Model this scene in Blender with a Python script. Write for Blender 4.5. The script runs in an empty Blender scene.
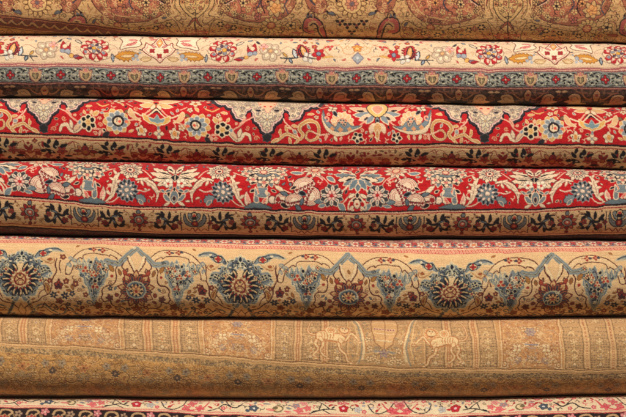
import bpy, math, random
import numpy as np

# ------------------------------------------------------------------
#  A stack of rolled Persian carpets.  Every carpet is a closed tube of
#  real geometry; its woven design is drawn knot by knot (numpy) on the
#  flat carpet and stored per vertex, then wrapped round the roll.
#  1 unit of the drawing = 2 mm.
# ------------------------------------------------------------------
PX = 0.002
K = 3                      # knots of the drawing per unit
XL, XR = -330.0, 956.0     # ends of the rolls (drawing units)
P_EXP = 0.9
rng = np.random.default_rng(7)
random.seed(5)

def lin(c):
    c = np.asarray(c, dtype=np.float64) / 255.0
    if c[2] > c[0] * 0.98:                      # old indigo dyes: greyed
        g = c.mean() * np.array([1.03, 1.0, 0.95]); c = c + (g - c) * 0.38
    return np.where(c <= 0.04045, c / 12.92, ((c + 0.055) / 1.055) ** 2.4)

# ---- cross-section of a roll (a slightly squashed round) ----
_phi = np.radians(np.linspace(-90, 90, 4001))
_yn = np.sign(np.sin(_phi)) * np.abs(np.sin(_phi)) ** P_EXP
_zn = np.abs(np.cos(_phi)) ** P_EXP
_seg = np.hypot(np.diff(_yn), np.diff(_zn))
_sn = np.concatenate([[0], np.cumsum(_seg)])
_sn -= _sn[-1] / 2                    # arc from the front line, down positive
SMAX = _sn[-1]

def arc_of_y(yn):
    yn = np.asarray(yn, dtype=np.float64)
    yc = np.clip(yn, -0.985, 0.985)
    return np.interp(yc, _yn, _sn) + (yn - yc) * 2.0

def smooth(pts, closed=True, n=6):
    P = np.asarray(pts, dtype=np.float64)
    if len(P) < 3: return P
    if closed:
        Q = np.vstack([P[-1], P, P[0], P[1]])
    else:
        Q = np.vstack([2 * P[0] - P[1], P, 2 * P[-1] - P[-2]])
    out = []
    t = np.linspace(0, 1, n, endpoint=False)[:, None]
    for i in range(1, len(Q) - 2):
        a, b, c, d = Q[i - 1], Q[i], Q[i + 1], Q[i + 2]
        out.append(0.5 * ((2 * b) + (c - a) * t + (2 * a - 5 * b + 4 * c - d) * t ** 2 + (3 * b - a - 3 * c + d) * t ** 3))
    R = np.vstack(out)
    if not closed: R = np.vstack([R, P[-1]])
    return R

class Roll:
    """geometry curves and the flat canvas of one carpet"""
    def __init__(self, name, top, bot, ref, x0, base, zoff=0.0, jitter=0.06):
        self.name = name; self.top = top; self.bot = bot; self.ref = ref; self.x0 = x0
        self.zoff = zoff; self.jitter = jitter; self.base = base
        f = lambda c, x: np.interp(x, [p[0] for p in c], [p[1] for p in c])
        def sm(c):                                    # smooth the piecewise curve
            xs = np.arange(XL - 60, XR + 61, 2.0)
            v = f(c, xs)
            k = np.hanning(41); k /= k.sum()
            v2 = np.convolve(np.pad(v, 20, mode='edge'), k, mode='valid')
            g = np.random.default_rng(int(abs(v[0] * 7 + v[-1] * 3)) + len(c)).normal(size=(2, 60))
            v2 = v2 + np.interp(xs, np.linspace(xs[0], xs[-1], 60), g[0]) * 0.35
            v2 = np.convolve(np.pad(v2, 5, mode='edge'), np.hanning(11) / np.hanning(11).sum(), mode='valid')
            return lambda x: np.interp(x, xs, v2)
        self.ft, self.fb, self.fr = sm(top), sm(bot), sm(ref)
        self.h0 = (self.fb(x0) - self.ft(x0)) / 2
        self.c0 = (self.fb(x0) + self.ft(x0)) / 2
        self.r0 = self.fr(x0)
        self.s0 = arc_of_y((self.r0 - self.c0) / self.h0) * self.h0
        xs = np.linspace(XL, XR, 500)
        h = (self.fb(xs) - self.ft(xs)) / 2; c = (self.fb(xs) + self.ft(xs)) / 2
        sref = arc_of_y((self.fr(xs) - c) / h) * h
        self.tmin = (-SMAX * h - sref).min() - 2
        self.tmax = (SMAX * h - sref).max() + 2
        self.W = int((XR - XL) * K) + 1
        self.H = int((self.tmax - self.tmin) * K) + 1
        self.img = np.empty((self.H, self.W, 3), dtype=np.float32)
        self.img[:] = lin(base)
    def T(self, dy):
        return arc_of_y((self.r0 + np.asarray(dy, dtype=np.float64) - self.c0) / self.h0) * self.h0 - self.s0
    # -- raster primitives, canvas coordinates --
    def _box(self, P, m):
        x0 = max(0, int((P[:, 0].min() - m - XL) * K)); x1 = min(self.W, int((P[:, 0].max() + m - XL) * K) + 2)
        y0 = max(0, int((P[:, 1].min() - m - self.tmin) * K)); y1 = min(self.H, int((P[:, 1].max() + m - self.tmin) * K) + 2)
        if x1 <= x0 or y1 <= y0: return None
        gx = (np.arange(x0, x1) / K + XL).astype(np.float32)[None, :]
        gy = (np.arange(y0, y1) / K + self.tmin).astype(np.float32)[:, None]
        return x0, x1, y0, y1, gx, gy
    @staticmethod
    def _dist(gx, gy, A, B, wa=None, wb=None):
        d = None
        for i in range(len(A)):
            ax, ay = A[i]; bx, by = B[i]
            vx, vy = bx - ax, by - ay
            L = vx * vx + vy * vy + 1e-9
            s = np.clip(((gx - ax) * vx + (gy - ay) * vy) / L, 0, 1)
            e = np.sqrt((gx - ax - s * vx) ** 2 + (gy - ay - s * vy) ** 2)
            if wa is not None: e = e - (wa[i] + (wb[i] - wa[i]) * s)
            d = e if d is None else np.minimum(d, e)
        return d
    def _mix(self, b, a, col):
        x0, x1, y0, y1 = b[:4]
        v = self.img[y0:y1, x0:x1]
        v += a[..., None] * (lin(col).astype(np.float32) - v)
    def poly(self, P, fill=None, line=None, lw=0.7):
        P = np.asarray(P, dtype=np.float64)
        b = self._box(P, lw + 1)
        if b is None: return
        gx, gy = b[4], b[5]
        A = P; B = np.roll(P, -1, axis=0)
        d = self._dist(gx, gy, A, B)
        ins = np.zeros(d.shape, dtype=bool)
        for (ax, ay), (bx, by) in zip(A, B):
            if ay == by: continue
            c = ((gy < ay) != (gy < by))
            ins ^= c & (gx < (bx - ax) * (gy - ay) / (by - ay) + ax)
        sd = np.where(ins, d, -d)
        if fill is not None:
            self._mix(b, np.clip(sd * K * 0.8 + 0.5, 0, 1), fill)
        if line is not None:
            self._mix(b, np.clip((lw / 2 - d) * K * 0.8 + 0.5, 0, 1), line)
    def stroke(self, P, col, w=0.8, w1=None, w2=None):
        P = np.asarray(P, dtype=np.float64)
        if len(P) < 2: return
        n = len(P)
        if w1 is None: ww = np.full(n, w / 2)
        else:
            s = np.linspace(0, 1, n)
            ww = np.interp(s, [0, 0.5, 1], [w / 2, w1 / 2, (w2 if w2 is not None else w1) / 2])
        b = self._box(P, max(ww) + 1)
        if b is None: return
        d = self._dist(b[4], b[5], P[:-1], P[1:], ww[:-1], ww[1:])
        self._mix(b, np.clip(-d * K * 0.8 + 0.5, 0, 1), col)
    def band(self, t0, t1, col):
        y0 = max(0, int((t0 - self.tmin) * K)); y1 = min(self.H, int((t1 - self.tmin) * K))
        if y1 > y0: self.img[y0:y1] = lin(col)
    def bandy(self, d0, d1, col):
        self.band(float(self.T(d0)), float(self.T(d1)), col)

class Pen:
    """draws in (dx, dy) round a centre, dy from the carpet's reference line; s=-1 mirrors"""
    def __init__(self, R, cx, s=1, oy=0.0, xs=1.0):
        self.R, self.cx, self.s, self.oy, self.xs = R, cx, s, oy, xs
    def at(self, dx, dy): return self.cx + self.s * dx * self.xs, float(self.R.T(dy + self.oy))
    def m(self, pts):
        P = np.asarray(pts, dtype=np.float64)
        return np.stack([self.cx + self.s * P[:, 0] * self.xs, self.R.T(P[:, 1] + self.oy)], axis=1)
    def poly(self, pts, fill=None, line=None, lw=0.8, sm=True, n=5):
        P = self.m(pts)
        self.R.poly(smooth(P, True, n) if sm else P, fill, line, lw)
    def line(self, pts, col, w=0.8, w1=None, w2=None, n=6):
        self.R.stroke(smooth(self.m(pts), False, n), col, w, w1, w2)
    def dot(self, dx, dy, r, col, line=None, lw=0.6, ry=None, ang=0, n=10):
        x, t = self.at(dx, dy); ry = r if ry is None else ry
        if line is None and r < 0.9 and ry == r:
            self.R.stroke([(x, t), (x + 0.01, t)], col, 2 * r); return
        a = np.linspace(0, 2 * math.pi, n, endpoint=False); ca, sa = math.cos(math.radians(ang)), math.sin(math.radians(ang))
        ex, ey = r * np.cos(a), ry * np.sin(a)
        P = np.stack([x + self.s * (ex * ca - ey * sa), t + ex * sa + ey * ca], axis=1)
        self.R.poly(P, col, line, lw)
    def leaf(self, dx, dy, ang, L, W, fill, line=None, lw=0.7, curve=0.0, serr=0, mid=None, fat=0.8, n=9):
        x, t = self.at(dx, dy)
        s = np.linspace(0, 1, n if not serr else serr * 3 + 1)
        a = math.radians(ang) + math.radians(curve) * s
        step = L / (len(s) - 1)
        cx = np.concatenate([[0], np.cumsum(np.cos(a[:-1]) * step)]); cy = np.concatenate([[0], np.cumsum(np.sin(a[:-1]) * step)])
        w = W / 2 * np.sin(math.pi * np.clip(s, 0, 1) ** 0.9) ** fat
        if serr: w = w * (1 + 0.45 * (np.arange(len(s)) % 3 == 1)) + 0.0
        nx, ny = -np.sin(a), np.cos(a)
        up = np.stack([cx + nx * w, cy + ny * w], 1); dn = np.stack([cx - nx * w, cy - ny * w], 1)[::-1]
        P = np.vstack([up, dn[1:-1]])
        P = np.stack([x + self.s * P[:, 0], t + P[:, 1]], 1)
        self.R.poly(P, fill, line, lw)
        if mid is not None:
            C = np.stack([x + self.s * cx, t + cy], 1)
            self.R.stroke(C[1:-2], mid, 0.7)
    def petals(self, dx, dy, n, r0, r1, w, fill, line=None, lw=0.6, rot=0, alt=None, fat=0.6):
        x, t = self.at(dx, dy)
        for k in range(n):
            a = rot + 360.0 * k / n
            ar = math.radians(a)
            q = Pen(self.R, x, self.s); q.at = lambda u, v, x=x, t=t: (x + self.s * u, t + v)
            f = fill if (alt is None or k % 2 == 0) else alt
            q.leaf(r0 * math.cos(ar), r0 * math.sin(ar), a, r1 - r0, w, f, line, lw, fat=fat, n=7)
    def sub(self, dx, dy):
        """a pen whose offsets are true carpet distances round a point"""
        x, t = self.at(dx, dy)
        q = Pen(self.R, x, self.s)
        q.at = lambda u, v: (x + self.s * u, t + v)
        q.m = lambda pts: np.stack([x + self.s * np.asarray(pts, dtype=float)[:, 0], t + np.asarray(pts, dtype=float)[:, 1]], 1)
        return q
    def spiral(self, dx, dy, r, turns, col, w=0.7, a0=0, dirn=1):
        a = np.linspace(0, turns * 2 * math.pi, int(10 * turns) + 4)
        rr = r * (1 - a / a[-1] * 0.85)
        q = self.sub(dx, dy)
        q.R.stroke(q.m(np.stack([rr * np.cos(a * dirn + math.radians(a0)), rr * np.sin(a * dirn + math.radians(a0))], 1)), col, w)

def reps(xs, period):
    """extend measured positions beyond both ends of the frame"""
    xs = sorted(xs); out = list(xs)
    if not isinstance(period, (list, tuple)):
        while out[0] - period > XL - 60: out.insert(0, out[0] - period)
        while out[-1] + period < XR + 60: out.append(out[-1] + period)
    return out

def curls(R, x0, x1, d0, d1, cols, step, size, w=0.6, jit=0.5, seed=1):
    """many small curved tendrils, used where the weave is too fine to follow"""
    r = random.Random(seed)
    t0, t1 = float(R.T(d0)), float(R.T(d1))
    y = t0
    while y < t1:
        x = x0 + r.random() * step
        while x < x1:
            a = r.random() * 6.28; L = size * (0.6 + 0.8 * r.random()); cv = (r.random() - 0.5) * 5
            px, py = x + (r.random() - 0.5) * step * jit, y + (r.random() - 0.5) * step * jit
            P = []
            for k in range(5):
                P.append((px, py)); px += math.cos(a) * L / 4; py += math.sin(a) * L / 4; a += cv / 4
            R.stroke(P, r.choice(cols), w * (0.8 + 0.5 * r.random()))
            x += step
        y += step

def dots(R, x0, x1, d0, d1, cols, step, rad, seed=1, jit=0.6):
    r = random.Random(seed)
    t0, t1 = float(R.T(d0)), float(R.T(d1))
    y = t0; row = 0
    while y < t1:
        x = x0 + (row % 2) * step / 2
        while x < x1:
            px, py = x + (r.random() - 0.5) * step * jit, y + (r.random() - 0.5) * step * jit
            R.stroke([(px, py), (px + 0.05, py)], r.choice(cols), 2 * rad * (0.7 + 0.6 * r.random()))
            x += step
        y += step * 0.8; row += 1

def _sym(self, pts, fill=None, line=None, lw=0.8, n=4):
    """a shape given as its right half, from the top of the axis to the bottom"""
    P = [(abs(a), b) for a, b in pts]
    inner = P[1:-1] if P[0][0] < 0.3 and P[-1][0] < 0.3 else P
    full = P + [(-a, b) for a, b in inner[::-1]]
    self.poly(full, fill, line, lw, True, n)
Pen.sym = _sym

def filler(R, axes, x0, x1, d0, d1, ground, motifs, rad, step, seed, tol=0.045):
    """fill what is still bare ground with small motifs, the same in every mirrored repeat"""
    r = random.Random(seed); g = lin(ground); t0, t1 = float(R.T(d0)), float(R.T(d1))
    cand = []
    y = t0
    while y < t1:
        x = x0
        while x < x1:
            cand.append((x + (r.random() - .5) * step * .7, y + (r.random() - .5) * step * .7, r.choice(motifs), r.random() * 360, 0.8 + 0.45 * r.random())); x += step
        y += step
    for cx in axes:
        for s in (1, -1):
            for dx, t, mt, a, k in cand:
                X = cx + s * dx
                i = int((X - XL) * K); j = int((t - R.tmin) * K); q = int(rad * K)
                if i < q or j < q or i >= R.W - q or j >= R.H - q: continue
                if np.abs(R.img[j - q:j + q + 1:2, i - q:i + q + 1:2] - g).max() > tol: continue
                p = Pen(R, X, s); p.at = lambda u, v, X=X, t=t, s=s: (X + s * u, t + v)
                p.m = lambda pts, X=X, t=t, s=s: np.stack([X + s * np.asarray(pts, dtype=float)[:, 0], t + np.asarray(pts, dtype=float)[:, 1]], 1)
                mt(p, a, k)

def mf_flower(c, line, heart, n=5, r=3.2, w=2.3):
    def f(p, a, k): p.petals(0, 0, n, 0.4, r * k, w * k, c, line, 0.45, rot=a); p.dot(0, 0, 0.8 * k, heart)
    return f
def mf_leaf(c, line, L=5.5, W=2.4):
    def f(p, a, k):
        ar = math.radians(a); p.leaf(-math.cos(ar) * L / 2, -math.sin(ar) * L / 2, a, L * k, W * k, c, line, 0.45, curve=40)
    return f
def mf_curl(c, r=2.6, w=0.75):
    def f(p, a, k):
        q = np.linspace(0, 7.5, 14); rr = r * k * (1 - q / 9)
        p.R.stroke(p.m(np.stack([rr * np.cos(q + a / 57.3), rr * np.sin(q + a / 57.3)], 1)), c, w)
    return f
def mf_twig(c, w=0.8, L=3.4):
    def f(p, a, k):
        ca, sa = math.cos(a / 57.3), math.sin(a / 57.3)
        pts = [(-L, 0), (-L / 3, 0.9), (L / 3, -0.9), (L, 0.4)]
        P = [(x * ca - y * sa, x * sa + y * ca) for x, y in pts]
        p.R.stroke(smooth(p.m(P), False, 3), c, w)
        p.R.stroke(p.m([P[1], (P[1][0] - sa * 2, P[1][1] + ca * 2)]), c, w)
    return f

def scallop(pts, bulge=0.35, n=5):
    """outline of outward bows between the given points (right half, top to bottom)"""
    P = np.asarray(pts, dtype=float); out = []
    for i, (a, b) in enumerate(zip(P[:-1], P[1:])):
        if i == 0: out.append(tuple(a)); continue
        d = b - a; L = math.hypot(*d); nrm = np.array([-d[1], d[0]]) / (L + 1e-9)
        if nrm[0] * (1 if a[0] >= 0 else -1) < 0 and abs(nrm[0]) > 0.2: nrm = -nrm
        elif abs(nrm[0]) <= 0.2 and nrm[1] < 0: nrm = -nrm
        for k in range(n):
            s = k / n; out.append(tuple(a + d * s + nrm * bulge * L * 4 * s * (1 - s) * 0.5))
    out.append(tuple(P[-1])); return out
# ============================ boundaries between the rolls ==================
E0 = [(XL, -36), (XR, -34)]
E1 = [(XL, 33), (0, 33.6), (130, 34), (250, 35.2), (370, 37), (490, 39.2), (626, 43), (XR, 46)]
E2 = [(XL, 94), (0, 96), (110, 97), (215, 98.6), (320, 101), (425, 102.4), (530, 104), (626, 105.3), (XR, 108)]
E3 = [(XL, 158), (0, 159.8), (110, 161), (215, 163.8), (320, 165.4), (425, 166.4), (530, 168), (626, 169.7), (XR, 172)]
E4 = [(XL, 233), (0, 235.3), (125, 237.4), (245, 238.6), (365, 239.3), (485, 239.6), (626, 240.6), (XR, 241)]
E5 = [(XL, 316), (0, 316.8), (130, 318), (255, 319), (380, 319.2), (490, 318.8), (626, 317), (XR, 315)]
E6 = [(XL, 398), (0, 398.3), (100, 398.6), (210, 399.6), (366, 399.2), (480, 398.3), (626, 395.6), (XR, 391)]
E7 = [(XL, 474), (XR, 474)]

# ============================ 1: tan and rose carpet ========================
TAN, ROSE, DK = (210, 164, 108), (172, 104, 74), (46, 32, 30)
def draw1():
    R = Roll('rose', E0, E1, [(XL, 6), (0, 6), (200, 6), (626, 9), (XR, 10)], 250, TAN, zoff=-14)
    P0 = Pen(R, 0, 1, -6)
    c1, c2 = (120, 84, 52), (228, 186, 128)
    curls(R, XL, XR, -60, 70, [c1, c2, (150, 100, 62), (188, 120, 84)], 4.2, 4.5, 0.7, seed=3)
    cents = [(-280, 1), (-121, 0), (37, 1), (194, 0), (351, 1), (509, 0), (668, 1), (826, 0)]
    for cx, kind in cents:
        for s in (1, -1):
            p = Pen(R, cx, s, -6)
            if kind == 0:
                # rose oval hanging either side of the shield
                p.poly([(14, -24), (20, -6), (24, 6), (34, 15), (50, 20), (68, 22), (86, 19), (98, 10), (104, -4), (108, -24)], ROSE, (90, 46, 36), 0.9)
                p.poly([(18, -20), (26, -4), (30, 6), (40, 12), (54, 15), (70, 16), (84, 13), (93, 4), (98, -18)], (184, 108, 78), TAN, 1.2)
                for k in range(46):
                    r = random.Random(k * 7 + 1)
                    x, y = 24 + r.random() * 76, -30 + r.random() * 46
                    p.petals(x, y, r.choice([4, 5, 6]), 0.5, 2.4 + r.random() * 1.6, 2.0, r.choice([TAN, (224, 180, 120), (226, 150, 90), TAN, (196, 120, 100)]), r.choice([DK, (110, 60, 44)]), 0.5, rot=r.random() * 90)
                    p.spiral(x + 4, y + 2, 2.6, 1.1, r.choice([TAN, DK, (120, 70, 50), (216, 172, 112)]), 0.8, a0=r.random() * 360)
                p.line([(30, 2), (38, -4), (36, -12), (42, -18)], DK, 1.6)
                p.line([(31, 3), (39, -3), (37, -11)], (226, 180, 150), 0.7)
                p.line([(62, 8), (66, 0), (62, -8), (68, -14)], (70, 62, 74), 1.5)
                p.petals(48, 2, 6, 1, 4.4, 2.6, (224, 180, 122), DK, 0.6); p.dot(48, 2, 1.3, DK)
                p.petals(74, 0, 6, 1, 4.0, 2.4, (226, 160, 98), (110, 60, 40), 0.6); p.dot(74, 0, 1.2, DK)
                # garland of six-dot florets
                p.poly([(14, 34), (20, 20), (34, 22), (52, 25), (70, 27), (90, 25), (104, 18), (110, 28), (100, 36), (60, 38), (30, 38)], (206, 160, 100), (92, 62, 36), 0.8)
                for fx, fy in ((26, 24), (39, 27), (53, 29), (86, 30), (72, 31)):
                    p.petals(fx, fy, 6, 1.5, 4.0, 2.3, DK, None, rot=0); p.dot(fx, fy, 1.1, (228, 184, 120))
                p.line([(18, 31), (30, 33), (48, 35), (64, 36)], (110, 76, 46), 0.7)
                # shield (half)
                p.poly([(-0.2, -14), (6, -13), (12, -8), (15, 1), (11, 10), (4, 17), (-0.2, 18)], (212, 168, 108), DK, 0.9)
                p.line([(0, -10), (5, -9), (9, -4), (10, 3), (7, 10), (0, 15)], (90, 64, 42), 0.7)
                p.line([(10, -14), (18, -6), (19, 4), (14, 14), (20, 17), (12, 24)], (86, 60, 40), 0.8)
                p.line([(13, -16), (22, -8), (23, 4), (18, 13), (25, 16)], (226, 184, 124), 1.0)
                p.poly([(0, 18), (6, 24), (12, 33), (0, 36)], (176, 96, 66), DK, 0.8)
                p.poly([(0, 19.5), (5, 24.5), (0, 29.5)], (226, 180, 118), DK, 0.6, sm=False)
                p.dot(3.6, 4, 1.5, DK, ry=1.0); p.line([(0, 12), (3.5, 13)], DK, 1.1); p.dot(3.6, 3.9, 0.6, (230, 200, 150))
                p.dot(12, 31, 2.2, (214, 120, 80), DK, 0.5)
            else:
                # tan medallion with rose cloud bands and dark trefoils
                for k in range(30):
                    r = random.Random(k * 11 + 5)
                    x, y = 4 + r.random() * 54, -34 + r.random() * 64
                    p.spiral(x, y, 2.8 + r.random() * 2, 1.2, r.choice([DK, ROSE, (232, 190, 130), (120, 80, 50)]), 0.8, a0=r.random() * 360)
                    p.dot(x + 3, y + 2, 1.4, r.choice([ROSE, (226, 150, 90), DK, (104, 100, 104)]))
                p.petals(0, 3, 14, 8, 15, 4.4, (222, 176, 114), (110, 72, 44), 0.7)
                p.dot(0, 3, 9.5, (228, 184, 122), (120, 76, 46), 0.9, n=20)
                p.petals(0, 3, 8, 2, 7, 3.4, (214, 140, 104), (120, 60, 50), 0.6); p.dot(0, 3, 2.2, (120, 96, 96))
                for (tx, ty) in ((12, 21), (0, 30), (4.5, 24)):
                    p.petals(tx, ty, 3, 0.3, 5.2, 4.0, DK, (214, 168, 108), 0.5, rot=90); p.dot(tx, ty + 0.2, 1.3, (150, 70, 60))
                p.leaf(16, 14, -40, 9, 3.5, (108, 104, 108), DK, 0.6, curve=60)
                # rose cloud with dark hook
                p.poly([(26, -24), (30, -10), (24, 2), (28, 12), (40, 8), (46, -6), (44, -22)], ROSE, (100, 50, 40), 0.8)
                p.line([(26, 34), (29, 24), (35, 18), (43, 20), (44, 28), (38, 29)], (186, 92, 80), 4.2)
                p.line([(25, 35), (27, 24), (35, 16), (45, 18), (47, 28), (40, 31)], DK, 1.3)
                p.line([(30, 34), (32, 26), (36, 22), (40, 24)], DK, 1.6)
                p.line([(36, 3), (41, -3), (38, -10), (43, -16)], (70, 64, 78), 1.8)
                p.petals(36, -4, 4, 0.3, 5.4, 4.6, (232, 166, 100), (130, 76, 46), 0.6)
                # great blossom and orange flower between
                p.petals(79, 25, 12, 3, 11, 4.6, (214, 170, 108), (96, 66, 42), 0.7); p.dot(79, 25, 4.6, (180, 92, 66), (90, 54, 36), 0.7)
                p.petals(79, 25, 6, 0.4, 3.6, 2, (214, 150, 96))
                p.petals(59, 24, 5, 1.2, 5.6, 4.4, (222, 178, 116), DK, 0.7); p.dot(59, 24, 1.3, DK)
                p.petals(75, 7, 7, 2, 10, 5.4, (212, 168, 110), (84, 62, 48), 0.8); p.petals(75, 7, 5, 0, 6, 5, (234, 164, 98), (150, 88, 52), 0.6)
                p.line([(62, 12), (66, 4), (62, -6), (68, -14)], (78, 72, 84), 1.4)
                p.line([(86, 12), (90, 2), (86, -8)], DK, 1.2)
                p.petals(63, -6, 5, 0.6, 4.4, 3.2, (220, 176, 120), DK, 0.6)
                p.petals(93, 16, 5, 0.6, 4.4, 3.2, (196, 110, 90), DK, 0.6)
                p.petals(20, -16, 6, 0.6, 6.4, 4.2, (206, 122, 100), (100, 56, 46), 0.6)
                p.poly([(52, -30), (56, -18), (52, -8), (60, -2), (68, -10), (72, -30)], ROSE, (110, 56, 46), 0.7)
                p.leaf(48, 30, 20, 12, 4, (176, 94, 72), (80, 50, 36), 0.6, curve=-50)
    ax = [c for c, k in cents]
    FL = [mf_flower((222, 178, 118), (84, 54, 40), (176, 90, 66)), mf_flower((184, 108, 76), (70, 44, 36), TAN, 4), mf_flower((220, 144, 92), (96, 60, 40), DK, 6, 2.8, 1.8), mf_curl((84, 58, 42)), mf_curl((226, 182, 124)), mf_leaf((176, 104, 72), (70, 44, 36)), mf_leaf((98, 92, 92), (60, 44, 40)), mf_twig((66, 42, 34)), mf_twig(ROSE)]
    filler(R, ax, 2, 80, -52, 46, TAN, FL, 1.6, 3.4, 41, 0.09)
    filler(R, ax, 2, 110, -52, 46, (206, 160, 100), FL[3:8], 1.2, 3.6, 42, 0.05)
    filler(R, ax, 2, 110, -52, 46, (184, 108, 78), [FL[0], FL[3], FL[4], FL[7], mf_twig(TAN), mf_leaf(TAN, (90, 54, 44))], 1.3, 3.2, 43, 0.05)
    filler(R, ax, 2, 110, -52, 46, ROSE, [FL[4], FL[3], mf_twig(TAN)], 1.0, 3.0, 44, 0.05)
    # border running off at both ends: it crosses the curved lower edge
    for s, X0 in ((0, 0), (1, 0)):
        if s == 0:
            edge = [(XL - 60, -36), (-120, -4), (0, 13.6), (60, 20.4), (100, 25.6), (150, 31), (200, 36), (250, 42), (260, 80), (XL - 60, 80)]
        else:
            edge = [(470, 44), (530, 38.0), (575, 34.4), (626, 34.6), (700, 28), (800, 10), (XR + 60, -20), (XR + 60, 80), (470, 80)]
        e = np.array(edge[:-2], dtype=float)
        F = lambda off: np.stack([e[:, 0], R.T(e[:, 1] - 6 + off)], 1)
        full = np.stack([np.array(edge)[:, 0], R.T(np.array(edge)[:, 1] - 6)], 1)
        R.poly(full, (118, 62, 42))
        R.stroke(F(0.3), (206, 150, 96), 0.9); R.stroke(F(1.4), (96, 44, 34), 0.9); R.stroke(F(2.4), (196, 128, 86), 0.7)
        lo = np.stack([np.array(edge)[:, 0], R.T(np.array(edge)[:, 1] - 6 + 12.4)], 1); R.poly(lo, (176, 128, 66))
        R.stroke(F(11.8), (196, 146, 90), 0.8); R.stroke(F(12.8), (70, 36, 28), 1.0)
        # wave
        xs = np.arange(e[0, 0], e[-1, 0], 1.0); ys = np.interp(xs, e[:, 0], e[:, 1])
        wv = 3.4 * np.abs(np.sin(xs * math.pi / 10.5)) - 1.7
        for o, c, w in ((7.0, (84, 46, 34), 3.6), (7.0, (186, 142, 92), 2.0)):
            R.stroke(np.stack([xs, R.T(ys - 6 + o + wv)], 1), c, w)
        for x in np.arange(e[0, 0], e[-1, 0], 10.5):
            y = np.interp(x, e[:, 0], e[:, 1])
            q = Pen(R, x, 1, -6); q.dot(2.6, y + 4.4, 1.0, (176, 90, 60)); q.dot(7.9, y + 9.4, 1.0, (176, 90, 60))
        for x in np.arange(e[0, 0], e[-1, 0], 13):
            y = np.interp(x, e[:, 0], e[:, 1]) + 17
            q = Pen(R, x, 1, -6); q.petals(0, y, 5, 0.5, 3.4, 2.6, (104, 60, 36), (210, 160, 90), 0.5); q.line([(3, y + 2), (7, y - 2), (10, y + 1)], (96, 58, 34), 0.8)
    R.parts = [('field', -999, 999)]
    return R

# ============================ 2: cream carpet ==============================
def rosette_red(p, dx, dy, r=13.5):
    RED, RD2 = (186, 44, 48), (128, 24, 34)
    p.petals(dx, dy, 9, r * 0.55, r * 1.12, r * 0.62, (240, 214, 176), (130, 90, 72), 0.6, rot=12)
    q = p.sub(dx, dy); rr = random.Random(3)
    for k in range(9):
        a = 40 * k + 30 + rr.random() * 12; ar = math.radians(a); r0 = r * (0.44 + 0.06 * rr.random())
        q.leaf(r0 * math.cos(ar), r0 * math.sin(ar), a - 20, r * 0.58, r * 0.46, RED, RD2, 0.5, curve=55, fat=0.7)
        q.leaf(r0 * math.cos(ar), r0 * math.sin(ar), a - 4, r * 0.42, r * 0.22, (238, 196, 170), None, curve=30)
        q.leaf(r * 0.8 * math.cos(ar + .35), r * 0.8 * math.sin(ar + .35), a + 70, r * 0.3, r * 0.14, RED)
    p.dot(dx, dy, r * 0.56, (238, 206, 172), RD2, 1.0, n=18)
    p.petals(dx, dy, 6, r * 0.16, r * 0.52, r * 0.26, (92, 68, 84), (50, 34, 48), 0.5, rot=10, alt=(150, 152, 160))
    p.dot(dx + 1.2, dy + 0.6, r * 0.16, (228, 168, 70), (120, 70, 40), 0.5)
    p.dot(dx - 3.4, dy + 1.6, 1.1, (222, 150, 60)); p.dot(dx + 4.6, dy - 2, 1.0, RED); p.dot(dx - 8.5, dy + 5, 1.7, (130, 140, 152)); p.dot(dx + 9.5, dy + 4.5, 1.7, (130, 140, 152))

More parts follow.
